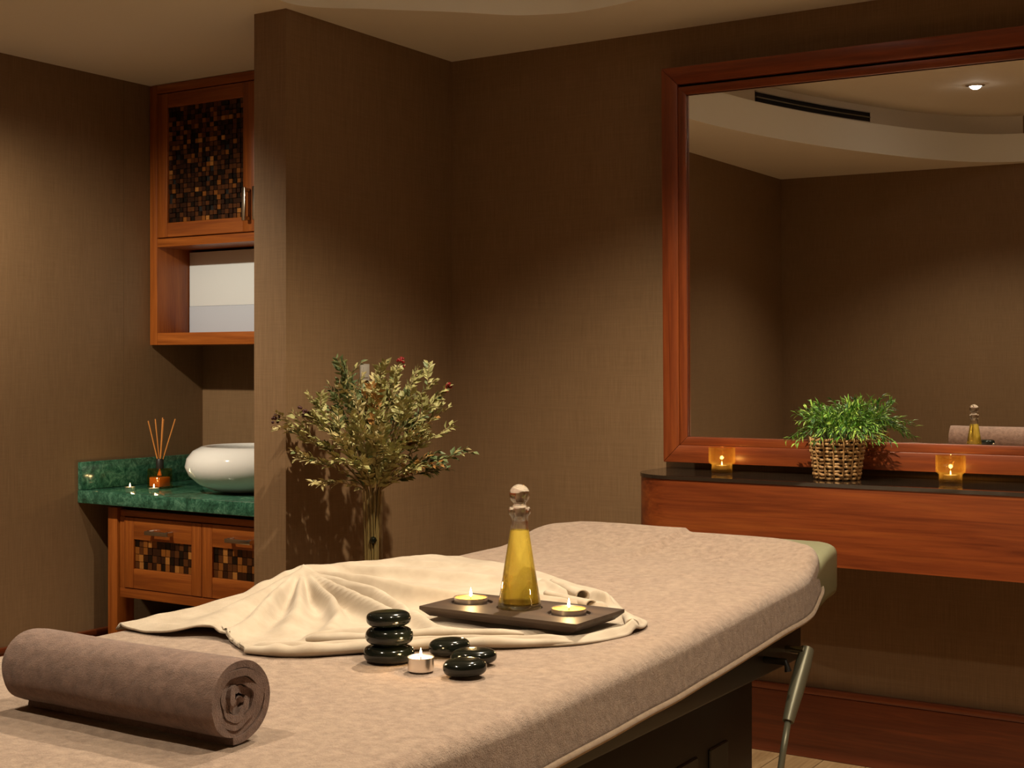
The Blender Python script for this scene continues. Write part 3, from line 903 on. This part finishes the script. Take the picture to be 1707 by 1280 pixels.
# turned-down far end
last = rows[-1]
endrow = [v.co + Vector((0, .003, -.006)) for v in last]
drop = [bm.verts.new(v.co + Vector((0, .004, -.012 if 10 < i < len(last) - 10 else -.004))) for i, v in enumerate(last)]
for k in range(len(last) - 1): bm.faces.new((last[k], last[k + 1], drop[k + 1], drop[k]))
TC = (TX0 + TX1) / 2
cv = empty('table_cover', (TC, 2.2, .70), 'beige fleece cover spread over the massage table', 'cover')
co = finish('fleece', bm, M['cover'], cv, True)
sd = co.modifiers.new('thick', 'SOLIDIFY'); sd.thickness = .005; sd.offset = -1
bm = nb(); tube(bm, [p + Vector((.0025, 0, .003)) for p in hemR], .0042, 6, flat=1.5); finish('hem', bm, M['hem'], cv, True)
bm = nb(); tube(bm, [p + Vector((-.0025, 0, .003)) for p in hemL], .0042, 6, flat=1.5); finish('hem', bm, M['hem'], cv, True)
bm = nb(); tube(bm, endrow, .0034, 6); finish('hem', bm, M['hem'], cv, True)

# ------------------------------------------------------------------ rolled towel
TWR, TWX0, TWX1, TWY = .0605, -1.668, -1.262, 1.308
ZT0 = .7635
rw = empty('rolled_towel', (-1.47, TWY, ZT0), 'thick taupe towel rolled up on the near end of the table', 'towel')
bm = nb()
turns, npt = 4.3, 190
cl = []
for i in range(npt + 1):
    u = i / npt
    a = -2 * math.pi * turns * u + .15
    r = .0067 + (TWR - .006 - .0067) * (u ** .92)
    wob = (1 - u) * .0035 * math.sin(3 * a + 1) + .0016 * math.sin(7 * a) * (1 - u)
    r += wob
    cl.append((r * math.cos(a) * 1.04, r * math.sin(a) * (1.0 if math.sin(a) > 0 else .97)))
th = .0049
prof_o, prof_i = [], []
for i in range(npt + 1):
    a, b = cl[max(i - 1, 0)], cl[min(i + 1, npt)]
    tx_, ty_ = b[0] - a[0], b[1] - a[1]
    l_ = math.hypot(tx_, ty_) or 1
    nx_, ny_ = -ty_ / l_, tx_ / l_
    prof_o.append((cl[i][0] + nx_ * th, cl[i][1] + ny_ * th)); prof_i.append((cl[i][0] - nx_ * th, cl[i][1] - ny_ * th))
poly = prof_o + prof_i[::-1]
NXS = 26
secs = []
for s in range(NXS + 1):
    u = s / NXS
    row = []
    for q, (a, b) in enumerate(poly):
        rr = math.hypot(a, b) / TWR
        x_ = TWX0 + (TWX1 - TWX0) * u
        end = 0
        if s in (0, NXS):
            end = 1
        ox = 0
        ii = q if q <= npt else 2 * npt + 1 - q
        layer = noise.noise(Vector((ii * .06, 0, 9 if s > NXS / 2 else 3)))
        if u > .9: ox = (u - .9) / .1 * (.009 * layer - .006 * (1 - rr))
        if u < .1: ox = -(.1 - u) / .1 * (.009 * layer - .006 * (1 - rr))
        sag = 1 - .02 * math.sin(u * math.pi)
        bulge = 1 + .02 * noise.noise(Vector((u * 3, math.atan2(b, a), 0)))
        cz = TWR * 1.0
        k_ = .975 if end else 1
        yy, zz = a * bulge * sag * k_, b * bulge * sag * k_
        row.append(bm.verts.new((x_ + ox, TWY + .006 * u + yy, max(ZT0 + cz - .003 + zz, ZT0 + .001))))
    secs.append(row)
m_ = len(poly)
for A_, B_ in zip(secs[:-1], secs[1:]):
    for k in range(m_): bm.faces.new((A_[k], A_[(k + 1) % m_], B_[(k + 1) % m_], B_[k]))
for row in (secs[0], secs[-1]):
    for i in range(npt): bm.faces.new((row[i], row[i + 1], row[m_ - 2 - i], row[m_ - 1 - i]))
finish('towel_spiral', bm, M['rolled'], rw, 70)
# ------------------------------------------------------------------ draped cotton cloth

FAR = [(-2.019, 1.783, 0.004), (-2.019, 1.960, 0.006), (-2.019, 2.106, 0.013), (-2.016, 2.184, 0.030), (-2.010, 2.240, 0.048), (-2.010, 2.279, 0.053), (-2.016, 2.408, 0.038),
       (-2.016, 2.610, 0.020), (-2.005, 2.755, 0.012), (-1.982, 2.811, 0.004)]
NEAR = [(-2.000, 1.772), (-1.924, 1.763), (-1.862, 1.775), (-1.825, 1.805), (-1.765, 1.800), (-1.690, 1.765), (-1.635, 1.732), (-1.543, 1.780), (-1.467, 1.875), (-1.380, 1.965),
        (-1.283, 2.035), (-1.201, 2.124), (-1.170, 2.231), (-1.185, 2.325), (-1.262, 2.395), (-1.335, 2.481), (-1.425, 2.585), (-1.537, 2.638), (-1.671, 2.729), (-1.821, 2.785), (-1.965, 2.824)]
PK = (-1.975, 2.25)
# folds: path, height at start and end, half width at start and end
RIDGES = [([PK, (-1.91, 2.04), (-1.854, 1.837)], .050, .010, .028, .055),
          ([PK, (-1.878, 2.049), (-1.771, 1.876), (-1.76, 1.81)], .050, .010, .014, .030),
          ([PK, (-1.866, 2.114), (-1.768, 2.000), (-1.70, 1.890)], .054, .012, .009, .030),
          ([PK, (-1.829, 2.138), (-1.758, 2.091), (-1.672, 2.005), (-1.63, 1.93)], .053, .014, .010, .020),
          ([PK, (-1.751, 2.142), (-1.584, 2.053), (-1.53, 2.00)], .053, .022, .011, .016),
          ([PK, (-1.729, 2.192), (-1.569, 2.094), (-1.434, 2.010)], .052, .016, .012, .017),
          ([PK, (-1.835, 2.291), (-1.700, 2.284), (-1.598, 2.330), (-1.45, 2.36)], .050, .010, .016, .024),
          ([(-1.99, 2.42), (-1.821, 2.509), (-1.680, 2.565), (-1.55, 2.57)], .030, .006, .022, .022),
          ([(-1.99, 2.62), (-1.86, 2.68), (-1.72, 2.69)], .016, .004, .02, .02),
          ([(-1.636, 1.750), (-1.552, 1.803), (-1.484, 1.885), (-1.392, 1.985), (-1.290, 2.052), (-1.212, 2.135), (-1.184, 2.24)], .016, .012, .016, .015),
          ([(-1.620, 1.863), (-1.605, 1.912), (-1.560, 1.962), (-1.480, 2.001), (-1.386, 2.070), (-1.301, 2.14)], .016, .010, .014, .012),
          ([(-1.95, 1.80), (-1.86, 1.79), (-1.80, 1.815)], .010, .014, .03, .03),
          ([(-1.582, 2.597), (-1.461, 2.500), (-1.393, 2.490), (-1.335, 2.446)], .012, .022, .012, .010),
          ([(-1.520, 2.450), (-1.400, 2.390), (-1.310, 2.385)], .010, .019, .012, .010),
          ([(-1.252, 2.343), (-1.195, 2.302), (-1.180, 2.25)], .014, .018, .010, .010)]
def seg_d(x, y, pl):
    best, bt_ = 9, 0
    n_ = len(pl) - 1
    for i in range(n_):
        ax, ay = pl[i]; bx_, by = pl[i + 1]
        t = max(0, min(1, ((x - ax) * (bx_ - ax) + (y - ay) * (by - ay)) / ((bx_ - ax) ** 2 + (by - ay) ** 2 + 1e-12)))
        d = math.hypot(x - ax - t * (bx_ - ax), y - ay - t * (by - ay))
        if d < best: best, bt_ = d, (i + t) / n_
    return best, bt_
TRX0, TRX1, TRY0, TRY1, TRZ = -1.565, -1.219, 2.115, 2.296, .779
def far_h(y):
    for a, b in zip(FAR[:-1], FAR[1:]):
        if a[1] <= y <= b[1]: t = (y - a[1]) / (b[1] - a[1]); t = t * t * (3 - 2 * t); return a[2] * (1 - t) + b[2] * t
    return .004
def cloth_h(x, y):
    dx = max(x + 2.016, 0)
    e1 = far_h(y) * math.exp(-(dx / .05) ** 1.5) * .9
    acc = e1 ** 8
    for pl, a0, a1, w0, w1 in RIDGES:
        d, t = seg_d(x, y, pl)
        wd = (w0 + (w1 - w0) * t) * .86
        if d < 3 * wd: acc += ((a0 + (a1 * 1.25 - a0) * t ** 1.25) * math.exp(-(d / wd) ** 2)) ** 8
    base = .22 * far_h(y) * math.exp(-(dx / .25) ** 1.5)
    h = base + acc ** .125 * (1 - .25 * min(base / .02, 1))
    h += .0016 * noise.noise(Vector((x * 26, y * 26, 5))) + .0030 * noise.noise(Vector((x * 9, y * 9, 2)))
    return max(h, 0)
def rs(pl, n_):
    pl = catmull([Vector((p[0], p[1], 0)) for p in pl], 10, False)
    L = [0]
    for a, b in zip(pl[:-1], pl[1:]): L.append(L[-1] + (b - a).length)
    out_ = []
    for i in range(n_ + 1):
        q = L[-1] * i / n_
        j = max(0, min(len(pl) - 2, next((k for k in range(len(L) - 1) if L[k + 1] >= q), len(pl) - 2)))
        t = (q - L[j]) / (L[j + 1] - L[j] + 1e-12)
        out_.append(pl[j].lerp(pl[j + 1], t))
    return out_
NU, NV = 230, 170
fa, ne = rs([(p[0], p[1]) for p in FAR], NU), rs(NEAR, NU)
bm = nb()
grid = []
for j in range(NV + 1):
    v = j / NV
    row = []
    for i in range(NU + 1):
        p = fa[i].lerp(ne[i], v)
        x_, y_ = p.x, p.y
        z_ = zt(y_) + .006 + cover_bump(x_, y_) * .6 + cloth_h(x_, y_)
        # keep the pile flat under the tray
        ddx = max(TRX0 - x_, x_ - TRX1, 0); ddy = max(TRY0 - y_, y_ - TRY1, 0)
        k_ = 1 - sm(0, .035, math.hypot(ddx, ddy))
        lim = TRZ - .003
        if z_ > lim: z_ = z_ * (1 - k_) + lim * k_
        # table edge roll-off at the far side
        if v > .97 and p.y > 1.75:
            rim = (v - .97) / .03
            if x_ > -1.646 and y_ < 2.24: z_ = z_ * (1 - rim) + (zt(y_) + .005) * rim
        row.append(bm.verts.new((x_, y_, z_)))
    grid.append(row)
for j in range(NV):
    for i in range(NU): bm.faces.new((grid[j][i], grid[j][i + 1], grid[j + 1][i + 1], grid[j + 1][i]))
inner_ = [v for row in grid[3:] for v in row[2:-2]]
for _ in range(2): bmesh.ops.smooth_vert(bm, verts=inner_, factor=.5, use_axis_x=False, use_axis_y=False, use_axis_z=True)
# short overhang over the far long edge of the table
hang = [bm.verts.new(v.co + Vector((-.012, 0, -.012 - .010 * math.sin(i * .1) ** 2))) for i, v in enumerate(grid[0])]
for i in range(NU): bm.faces.new((hang[i], hang[i + 1], grid[0][i + 1], grid[0][i]))
dc = empty('draped_cloth', (-1.6, 2.2, .762), 'cream woven cotton cloth draped in gathered folds under the tray', 'cloth')
cl_o = finish('cloth_sheet', bm, M['cloth'], dc, True)
sd = cl_o.modifiers.new('thick', 'SOLIDIFY'); sd.thickness = .004; sd.offset = -1

def fold_roll(path, r0, r1, flat, lift, name='rolled_fold'):
    ps = catmull([(a_, b_, 0) for a_, b_ in path], 8, False)
    n_ = len(ps)
    pts_, rad_ = [], []
    for k, p in enumerate(ps):
        u = k / (n_ - 1)
        r = (r0 + (r1 - r0) * u) * min(1, .35 + 4 * u, .35 + 4 * (1 - u)) * (1 + .10 * math.sin(k * .9) + .08 * math.sin(k * .37 + 1))
        rad_.append(r)
        pts_.append(Vector((p.x, p.y, zt(p.y) + r * flat + lift)))
    bm = nb(); tube(bm, pts_, rad_, 14, flat=flat)
    finish(name, bm, M['cloth'], dc, True)
fold_roll([(-1.655, 1.738), (-1.60, 1.752), (-1.545, 1.785), (-1.475, 1.872), (-1.385, 1.965), (-1.290, 2.036), (-1.21, 2.120)], .017, .012, .62, .002)
fold_roll([(-1.600, 1.832), (-1.545, 1.858), (-1.490, 1.925), (-1.41, 2.012), (-1.31, 2.085)], .015, .011, .62, .012)
def curl(path, r0, r1, lift):
    ps = catmull([(a_, b_, 0) for a_, b_ in path], 6, False)
    n_ = len(ps)
    bm = nb()
    pts_ = [Vector((p.x, p.y, zt(p.y) + lift + (r0 + (r1 - r0) * k / (n_ - 1)) * .85)) for k, p in enumerate(ps)]
    tube(bm, pts_, [r0 + (r1 - r0) * k / (n_ - 1) for k in range(n_)], 16, caps=False, flat=.85)
    o = finish('curled_hem', bm, M['cloth'], dc, True)
    m_ = o.modifiers.new('thick', 'SOLIDIFY'); m_.thickness = .0028; m_.offset = -1
curl([(-1.56, 2.60), (-1.47, 2.52), (-1.40, 2.455)], .007, .015, .006)
curl([(-1.50, 2.475), (-1.41, 2.42), (-1.335, 2.375)], .007, .014, .006)
curl([(-1.300, 2.385), (-1.235, 2.335), (-1.185, 2.262)], .007, .013, .004)

# ------------------------------------------------------------------ tray with bottle and candles
tr = empty('serving_tray', ((TRX0 + TRX1) / 2, (TRY0 + TRY1) / 2, TRZ), 'flat dark wooden tray with three round wells on the draped cloth', 'tray')
bm = nb()
TT = TRZ + .019
cw = (TRX1 - TRX0) / 3
WELL = [(-1.506, 2.2075, .0405), (-1.397, 2.2075, .0442), (-1.288, 2.2075, .0405)]
cuts = [TRX0, (WELL[0][0] + WELL[1][0]) / 2, (WELL[1][0] + WELL[2][0]) / 2, TRX1]
NC = 40
for ci in range(3):
    x0, x1 = cuts[ci], cuts[ci + 1]
    cx, cy, cr = WELL[ci]
    O, I, D = [], [], []
    angs = sorted([2 * math.pi * i / NC for i in range(NC)] + [math.atan2(b - cy, a - cx) % (2 * math.pi) for a in (x0, x1) for b in (TRY0, TRY1)])
    for a in angs:
        ca, sa = math.cos(a), math.sin(a)
        tt = min(((x1 - cx) / ca if ca > 1e-9 else 9), ((x0 - cx) / ca if ca < -1e-9 else 9), ((TRY1 - cy) / sa if sa > 1e-9 else 9), ((TRY0 - cy) / sa if sa < -1e-9 else 9))
        O.append(bm.verts.new((cx + ca * tt, cy + sa * tt, TT))); I.append(bm.verts.new((cx + ca * cr, cy + sa * cr, TT))); D.append(bm.verts.new((cx + ca * cr * .97, cy + sa * cr * .97, TT - .005)))
    n_ = len(angs)
    for i in range(n_):
        j = (i + 1) % n_
        bm.faces.new((O[i], O[j], I[j], I[i])); bm.faces.new((I[i], I[j], D[j], D[i]))
    bm.faces.new(D)
ins = .014
lv0 = [(TRX0, TRY0), (TRX1, TRY0), (TRX1, TRY1), (TRX0, TRY1)]
levels = [(0, TT), (0, TT - .006), (ins, TRZ)]
rg_ = []
for off, z in levels:
    rg_.append([bm.verts.new((a + (off if a == TRX0 else -off), b + (off if b == TRY0 else -off), z)) for a, b in lv0])
for A_, B_ in zip(rg_[:-1], rg_[1:]):
    for k in range(4): bm.faces.new((A_[k], A_[(k + 1) % 4], B_[(k + 1) % 4], B_[k]))
bm.faces.new(rg_[-1])
bmesh.ops.remove_doubles(bm, verts=bm.verts, dist=.0001)
finish('board', bm, M['tray'], tr, 30)
tealight(-1.510, 2.209, TT - .0048, .0325, .0135, M['waxy'], 'lit yellow tealight in the tray well left of the oil bottle', .35, 'yellow tealights on the tray', s=.85)
tealight(-1.288, 2.2065, TT - .0048, .0325, .0135, M['waxy'], 'lit yellow tealight in the tray well right of the oil bottle', .35, 'yellow tealights on the tray', s=.85)

OX, OY, OZ = WELL[1][0], WELL[1][1], TT - .0048
ot = empty('oil_bottle', (OX, OY, OZ), 'conical clear glass bottle of golden oil with a ball stopper', 'bottle')
bm = nb()
lathe(bm, [(r_ * 1.12, z_ * 1.12) for r_, z_ in [(0, .0005), (.035, .0005), (.0370, .003), (.0365, .010), (.0150, .141), (.0142, .150), (.0145, .158), (.0185, .163), (.0190, .171), (.0165, .1745),
           (.0120, .174), (.0115, .150), (.0128, .141), (.0333, .014), (.031, .0125), (0, .0125)]], OX, OY, OZ, 64)
finish('bottle_glass', bm, M['glass'], ot, 50)
bm = nb()
lathe(bm, [(r_ * 1.12, z_ * 1.12) for r_, z_ in [(0, .0115), (.0318, .0115), (.0341, .0145), (.01475, .134), (.0139, .1355), (0, .1355)]], OX, OY, OZ, 64)
finish('oil', bm, M['oil'], ot, 50)
bm = nb()
pr = [(0, .1500), (.0095, .1505), (.0116, .172), (.0120, .176), (.0105, .1785)]
for k in range(1, 19):
    a = -math.pi / 2 + .55 + (math.pi - .55) * k / 18
    pr.append((max(.0175 * math.cos(a), 0), .1955 + .0175 * math.sin(a)))
lathe(bm, [(r_ * 1.12, z_ * 1.12) for r_, z_ in pr], OX, OY, OZ, 48); finish('ball_stopper', bm, M['glass'], ot, True)

# ------------------------------------------------------------------ massage stones and the white tealight
def stone(x, y, z, rx, ry, h, rot, label, seed, tilt=(0, 0)):
    bm = nb()
    bmesh.ops.create_icosphere(bm, subdivisions=5, radius=1)
    for v in bm.verts:
        c = v.co.copy()
        n_ = 1 + .035 * noise.noise(c * 1.3 + Vector((seed, 0, 0)))
        rr = math.hypot(c.x, c.y)
        e = (1 - min(rr, 1) ** 5)
        zz = math.copysign(max(e, 0) ** (1 / 2.2), c.z) if rr < 1 else 0
        v.co = Vector((c.x * rx * n_, c.y * ry * n_, (zz + tilt[0] * c.x + tilt[1] * c.y) * h / 2))
    bmesh.ops.rotate(bm, verts=bm.verts, cent=(0, 0, 0), matrix=Matrix.Rotation(rot, 3, 'Z'))
    mn = min(v.co.z for v in bm.verts)
    bmesh.ops.translate(bm, verts=bm.verts, vec=(x, y, z - mn))
    o = finish('massage_stone', bm, M['stone'], None, True)
    tag(o, label, 'stone', 'black massage stones')
    return max((o.matrix_basis @ v.co).z for v in o.data.vertices)
ZB = .7635
stone(-1.409, 1.819, ZB, .043, .037, .029, .5, 'bottom stone of the three stacked polished black stones', 1)
stone(-1.407, 1.818, ZB + .0293, .041, .036, .030, .2, 'middle stone of the three stacked polished black stones', 2, (.03, .02))
stone(-1.408, 1.817, ZB + .0599, .0375, .0335, .025, .9, 'top stone of the three stacked polished black stones', 3, (.04, -.03))
stone(-1.357, 1.920, ZB, .036, .030, .027, .9, 'polished black stone lying nearest the cloth behind the white tealight', 4, (.06, 0))
stone(-1.283, 1.885, ZB, .0385, .029, .0235, .55, 'polished black stone to the right of the loose group', 5, (.06, 0))
stone(-1.244, 1.803, ZB, .0353, .030, .026, .7, 'polished black stone in front of the loose group, nearest the camera', 6, (.08, 0))
tealight(-1.325, 1.795, ZB, .0213, .0218, M['wax'], 'lit white tealight in a metal cup beside the stacked black stones', .25, s=.68)

# ------------------------------------------------------------------ tall glass vase with dried branches
VX, VY = -2.70, 3.405
VH = .862
vt = empty('floor_vase', (VX, VY, 0), 'tall slim clear glass vase holding dried branches behind the table', 'vase')
bm = nb()
lathe(bm, [(0, 0), (.060, 0), (.062, .004), (.050, .03), (.036, .12), (.032, .40), (.0305, .70), (.0325, .80), (.036, VH), (.0345, VH), (.0305, .80), (.0285, .70), (.030, .40), (.033, .13), (0, .10)], VX, VY, 0, 48)
finish('vase_glass', bm, M['vase'], vt, 50)
bm = nb(); lathe(bm, [(0, -.012), (.008, -.009), (.012, 0), (.008, .009), (0, .012)], VX + .012, VY - .014, .71, 20); finish('dark_pebble', bm, M['stone'], vt, True)

cth, sth = math.cos(R(32.64)), math.sin(R(32.64))
RT3, FW3 = Vector((cth, sth, 0)), Vector((-sth, cth, 0))
def at_crown(a, b, c):     # metres to the right, up and away, from the vase mouth
    return Vector((VX, VY, VH)) + RT3 * a + Vector((0, 0, b)) + FW3 * c
# (right, up, away, tone, berry)
BR = [(-.285, .235, -.10, 1, 2), (-.27, .195, -.04, 2, 0), (-.20, .29, -.02, 1, 0), (-.215, .11, -.10, 2, 0), (-.185, .035, -.08, 2, 0), (-.12, .415, .02, 0, 0), (-.085, .40, -.02, 0, 0),
      (-.145, .335, .03, 0, 0), (-.055, .33, -.05, 2, 0), (.00, .365, .06, 2, 0), (.03, .395, -.02, 1, 0), (.085, .405, .00, 1, 1), (.14, .385, .03, 1, 0), (.19, .35, .08, 1, 0),
      (.235, .325, .02, 1, 1), (.235, .26, .06, 1, 0), (.20, .235, -.06, 3, 0), (.25, .20, .00, 1, 0), (.315, .125, -.02, 0, 0), (.24, .065, .05, 0, 0), (.215, .09, -.06, 3, 0),
      (.155, .085, -.09, 1, 0), (.10, .12, -.12, 1, 0), (-.10, .16, -.12, 2, 0), (-.03, .23, -.12, 1, 0), (.06, .26, -.11, 1, 0), (.13, .28, -.07, 1, 0), (.15, .19, -.10, 1, 0),
      (-.13, .24, -.06, 1, 0), (-.15, .20, .05, 0, 0), (.03, .18, -.10, 2, 0), (-.06, .10, -.10, 1, 0), (.01, .29, -.05, 3, 0), (.10, .32, .10, 0, 0), (-.04, .30, .10, 0, 0), (.16, .26, .14, 0, 0),
      (-.20, .25, -.09, 1, 2), (.06, .10, -.06, 1, 0), (-.02, .07, -.07, 2, 0)]
rng = random.Random(23)
BLAB = {1: 'red-berried branch in the tall vase', 2: 'dark-berried branch in the tall vase'}
TLAB = ['dried deep green branch in the tall vase', 'dried olive green branch in the tall vase', 'dried pale straw-yellow branch in the tall vase', 'dried rust-brown branch in the tall vase']
for bi, (a, b, c, tone, berry) in enumerate(BR):
    e = at_crown(a, b, c)
    if e.x < XWG + .05 and e.y > YWG - .05: e.x = XWG + .05
    ang = rng.uniform(0, 2 * math.pi)
    foot = Vector((VX + .015 * math.cos(ang), VY + .015 * math.sin(ang), .18 + rng.uniform(0, .2)))
    hor = Vector((e.x - VX, e.y - VY, 0))
    hd = hor.normalized() if hor.length > .01 else Vector((1, 0, 0))
    mouth = Vector((VX, VY, VH)) + hd * .021 + Vector((rng.uniform(-.006, .006), rng.uniform(-.006, .006), 0))
    ctrl = mouth + Vector((hor.x * .30, hor.y * .30, b * .55 + .02))
    pts = [foot, foot.lerp(mouth, .6) + Vector((0, 0, 0))]
    for s in range(0, 13):
        u = s / 12
        pts.append(mouth * (1 - u) ** 2 + ctrl * 2 * u * (1 - u) + e * u * u)
    hz_ = 'far left' if a < -.17 else 'left' if a < -.07 else 'middle' if a < .05 else 'right' if a < .18 else 'far right'
    vz_ = 'lowest' if b < .115 else 'lower' if b < .22 else 'upper' if b < .33 else 'topmost'
    dz_ = ', in front' if c < -.07 else ', behind' if c > .05 else ''
    lab = (BLAB[berry] if berry else TLAB[tone]).replace('in the tall vase', 'in the tall vase, %s %s%s' % (vz_, hz_, dz_))
    t = empty('dried_branch', foot, lab, 'branch', 'dried branches in the tall vase')
    bm = nb()
    tube(bm, pts, [.0022, .0022] + [.0020 - .0011 * s / 12 for s in range(13)], 5)
    bl = pts[2:]
    lb = nb()
    def dress(line, n_leaf, u0, big):
        for i in range(n_leaf):
            u = u0 + (1 - u0) * (i / (n_leaf - 1))
            f = u * (len(line) - 1); q = min(int(f), len(line) - 2); pp = line[q].lerp(line[q + 1], f - q)
            d0 = (line[q + 1] - line[q]).normalized()
            sd_ = d0.cross(Vector((0, 0, 1)))
            if sd_.length < .1: sd_ = d0.cross(Vector((1, 0, 0)))
            sd_.normalize(); up_ = sd_.cross(d0)
            an = (0 if i % 2 else math.pi) + rng.uniform(-.8, .8)
            out_ = sd_ * math.cos(an) + up_ * math.sin(an)
            dd = (d0 * rng.uniform(.55, .95) + out_ * rng.uniform(.6, .9)).normalized()
            ln = big * rng.uniform(.8, 1.25) * (1 - .35 * max(u - .8, 0) / .2)
            if pp.x + dd.x * ln < XWG + .004 and pp.y > YWG - .03: dd.x = abs(dd.x)
            if pp.x < XWG + .006 and pp.y > YWG - .03: continue
            mi = tone if rng.random() < .72 else rng.choice((0, 1, 1, 2))
            leaf(lb, pp, dd, (up_ + sd_ * rng.uniform(-.7, .7)), ln, ln * rng.uniform(.19, .26), mi, .08)
    blen = sum((bl[i + 1] - bl[i]).length for i in range(12))
    dress(bl, int(12 + blen * 62), max(.10, 1 - .26 / max(blen, .05)), .034)
    for tw in range(3 if blen < .2 else 5):
        u = rng.uniform(.45, .9); f = u * 12; q = min(int(f), 11); p0 = bl[q].lerp(bl[q + 1], f - q)
        d0 = (bl[q + 1] - bl[q]).normalized()
        rv = Vector((rng.uniform(-1, 1), rng.uniform(-1, 1), rng.uniform(-.4, .8)))
        dd = (d0 + rv * .8).normalized()
        p1 = p0 + dd * rng.uniform(.05, .085)
        if p1.x < XWG + .02 and p1.y > YWG - .05: p1.x = XWG + .02
        tl = [p0, p0.lerp(p1, .35) + Vector((0, 0, .003)), p0.lerp(p1, .7) + Vector((0, 0, .003)), p1]
        tube(bm, tl, .0008, 4)
        dress(tl, 11, .12, .031)
    finish('stem', bm, M['stem'], t, True, at=foot)
    o = finish('foliage', lb, LV, t, False, at=foot); o['kind'] = 'stuff'
    if berry:
        for k in range(11):
            p = e + Vector((rng.gauss(0, .008), rng.gauss(0, .008), rng.gauss(.004, .009)))
            bm = nb(); bmesh.ops.create_icosphere(bm, subdivisions=2, radius=rng.uniform(.0045, .0060)); bmesh.ops.translate(bm, verts=bm.verts, vec=p)
            finish('berry', bm, M['berry'] if berry == 1 else M['berryd'], t, True)

# tell look-alike branches apart by their order from left to right
from collections import defaultdict
dup_ = defaultdict(list)
for o in C.objects:
    if o.name.startswith('dried_branch') and o.parent is None: dup_[o['label']].append(o)
for lab, os_ in dup_.items():
    if len(os_) > 1:
        os_.sort(key=lambda o: BR[int(o.name.split('.')[1]) if '.' in o.name else 0][0])
        nm = ('left one', 'right one') if len(os_) == 2 else ('left one', 'middle one', 'right one')
        for o, n_ in zip(os_, nm): o['label'] = lab + ', the ' + n_
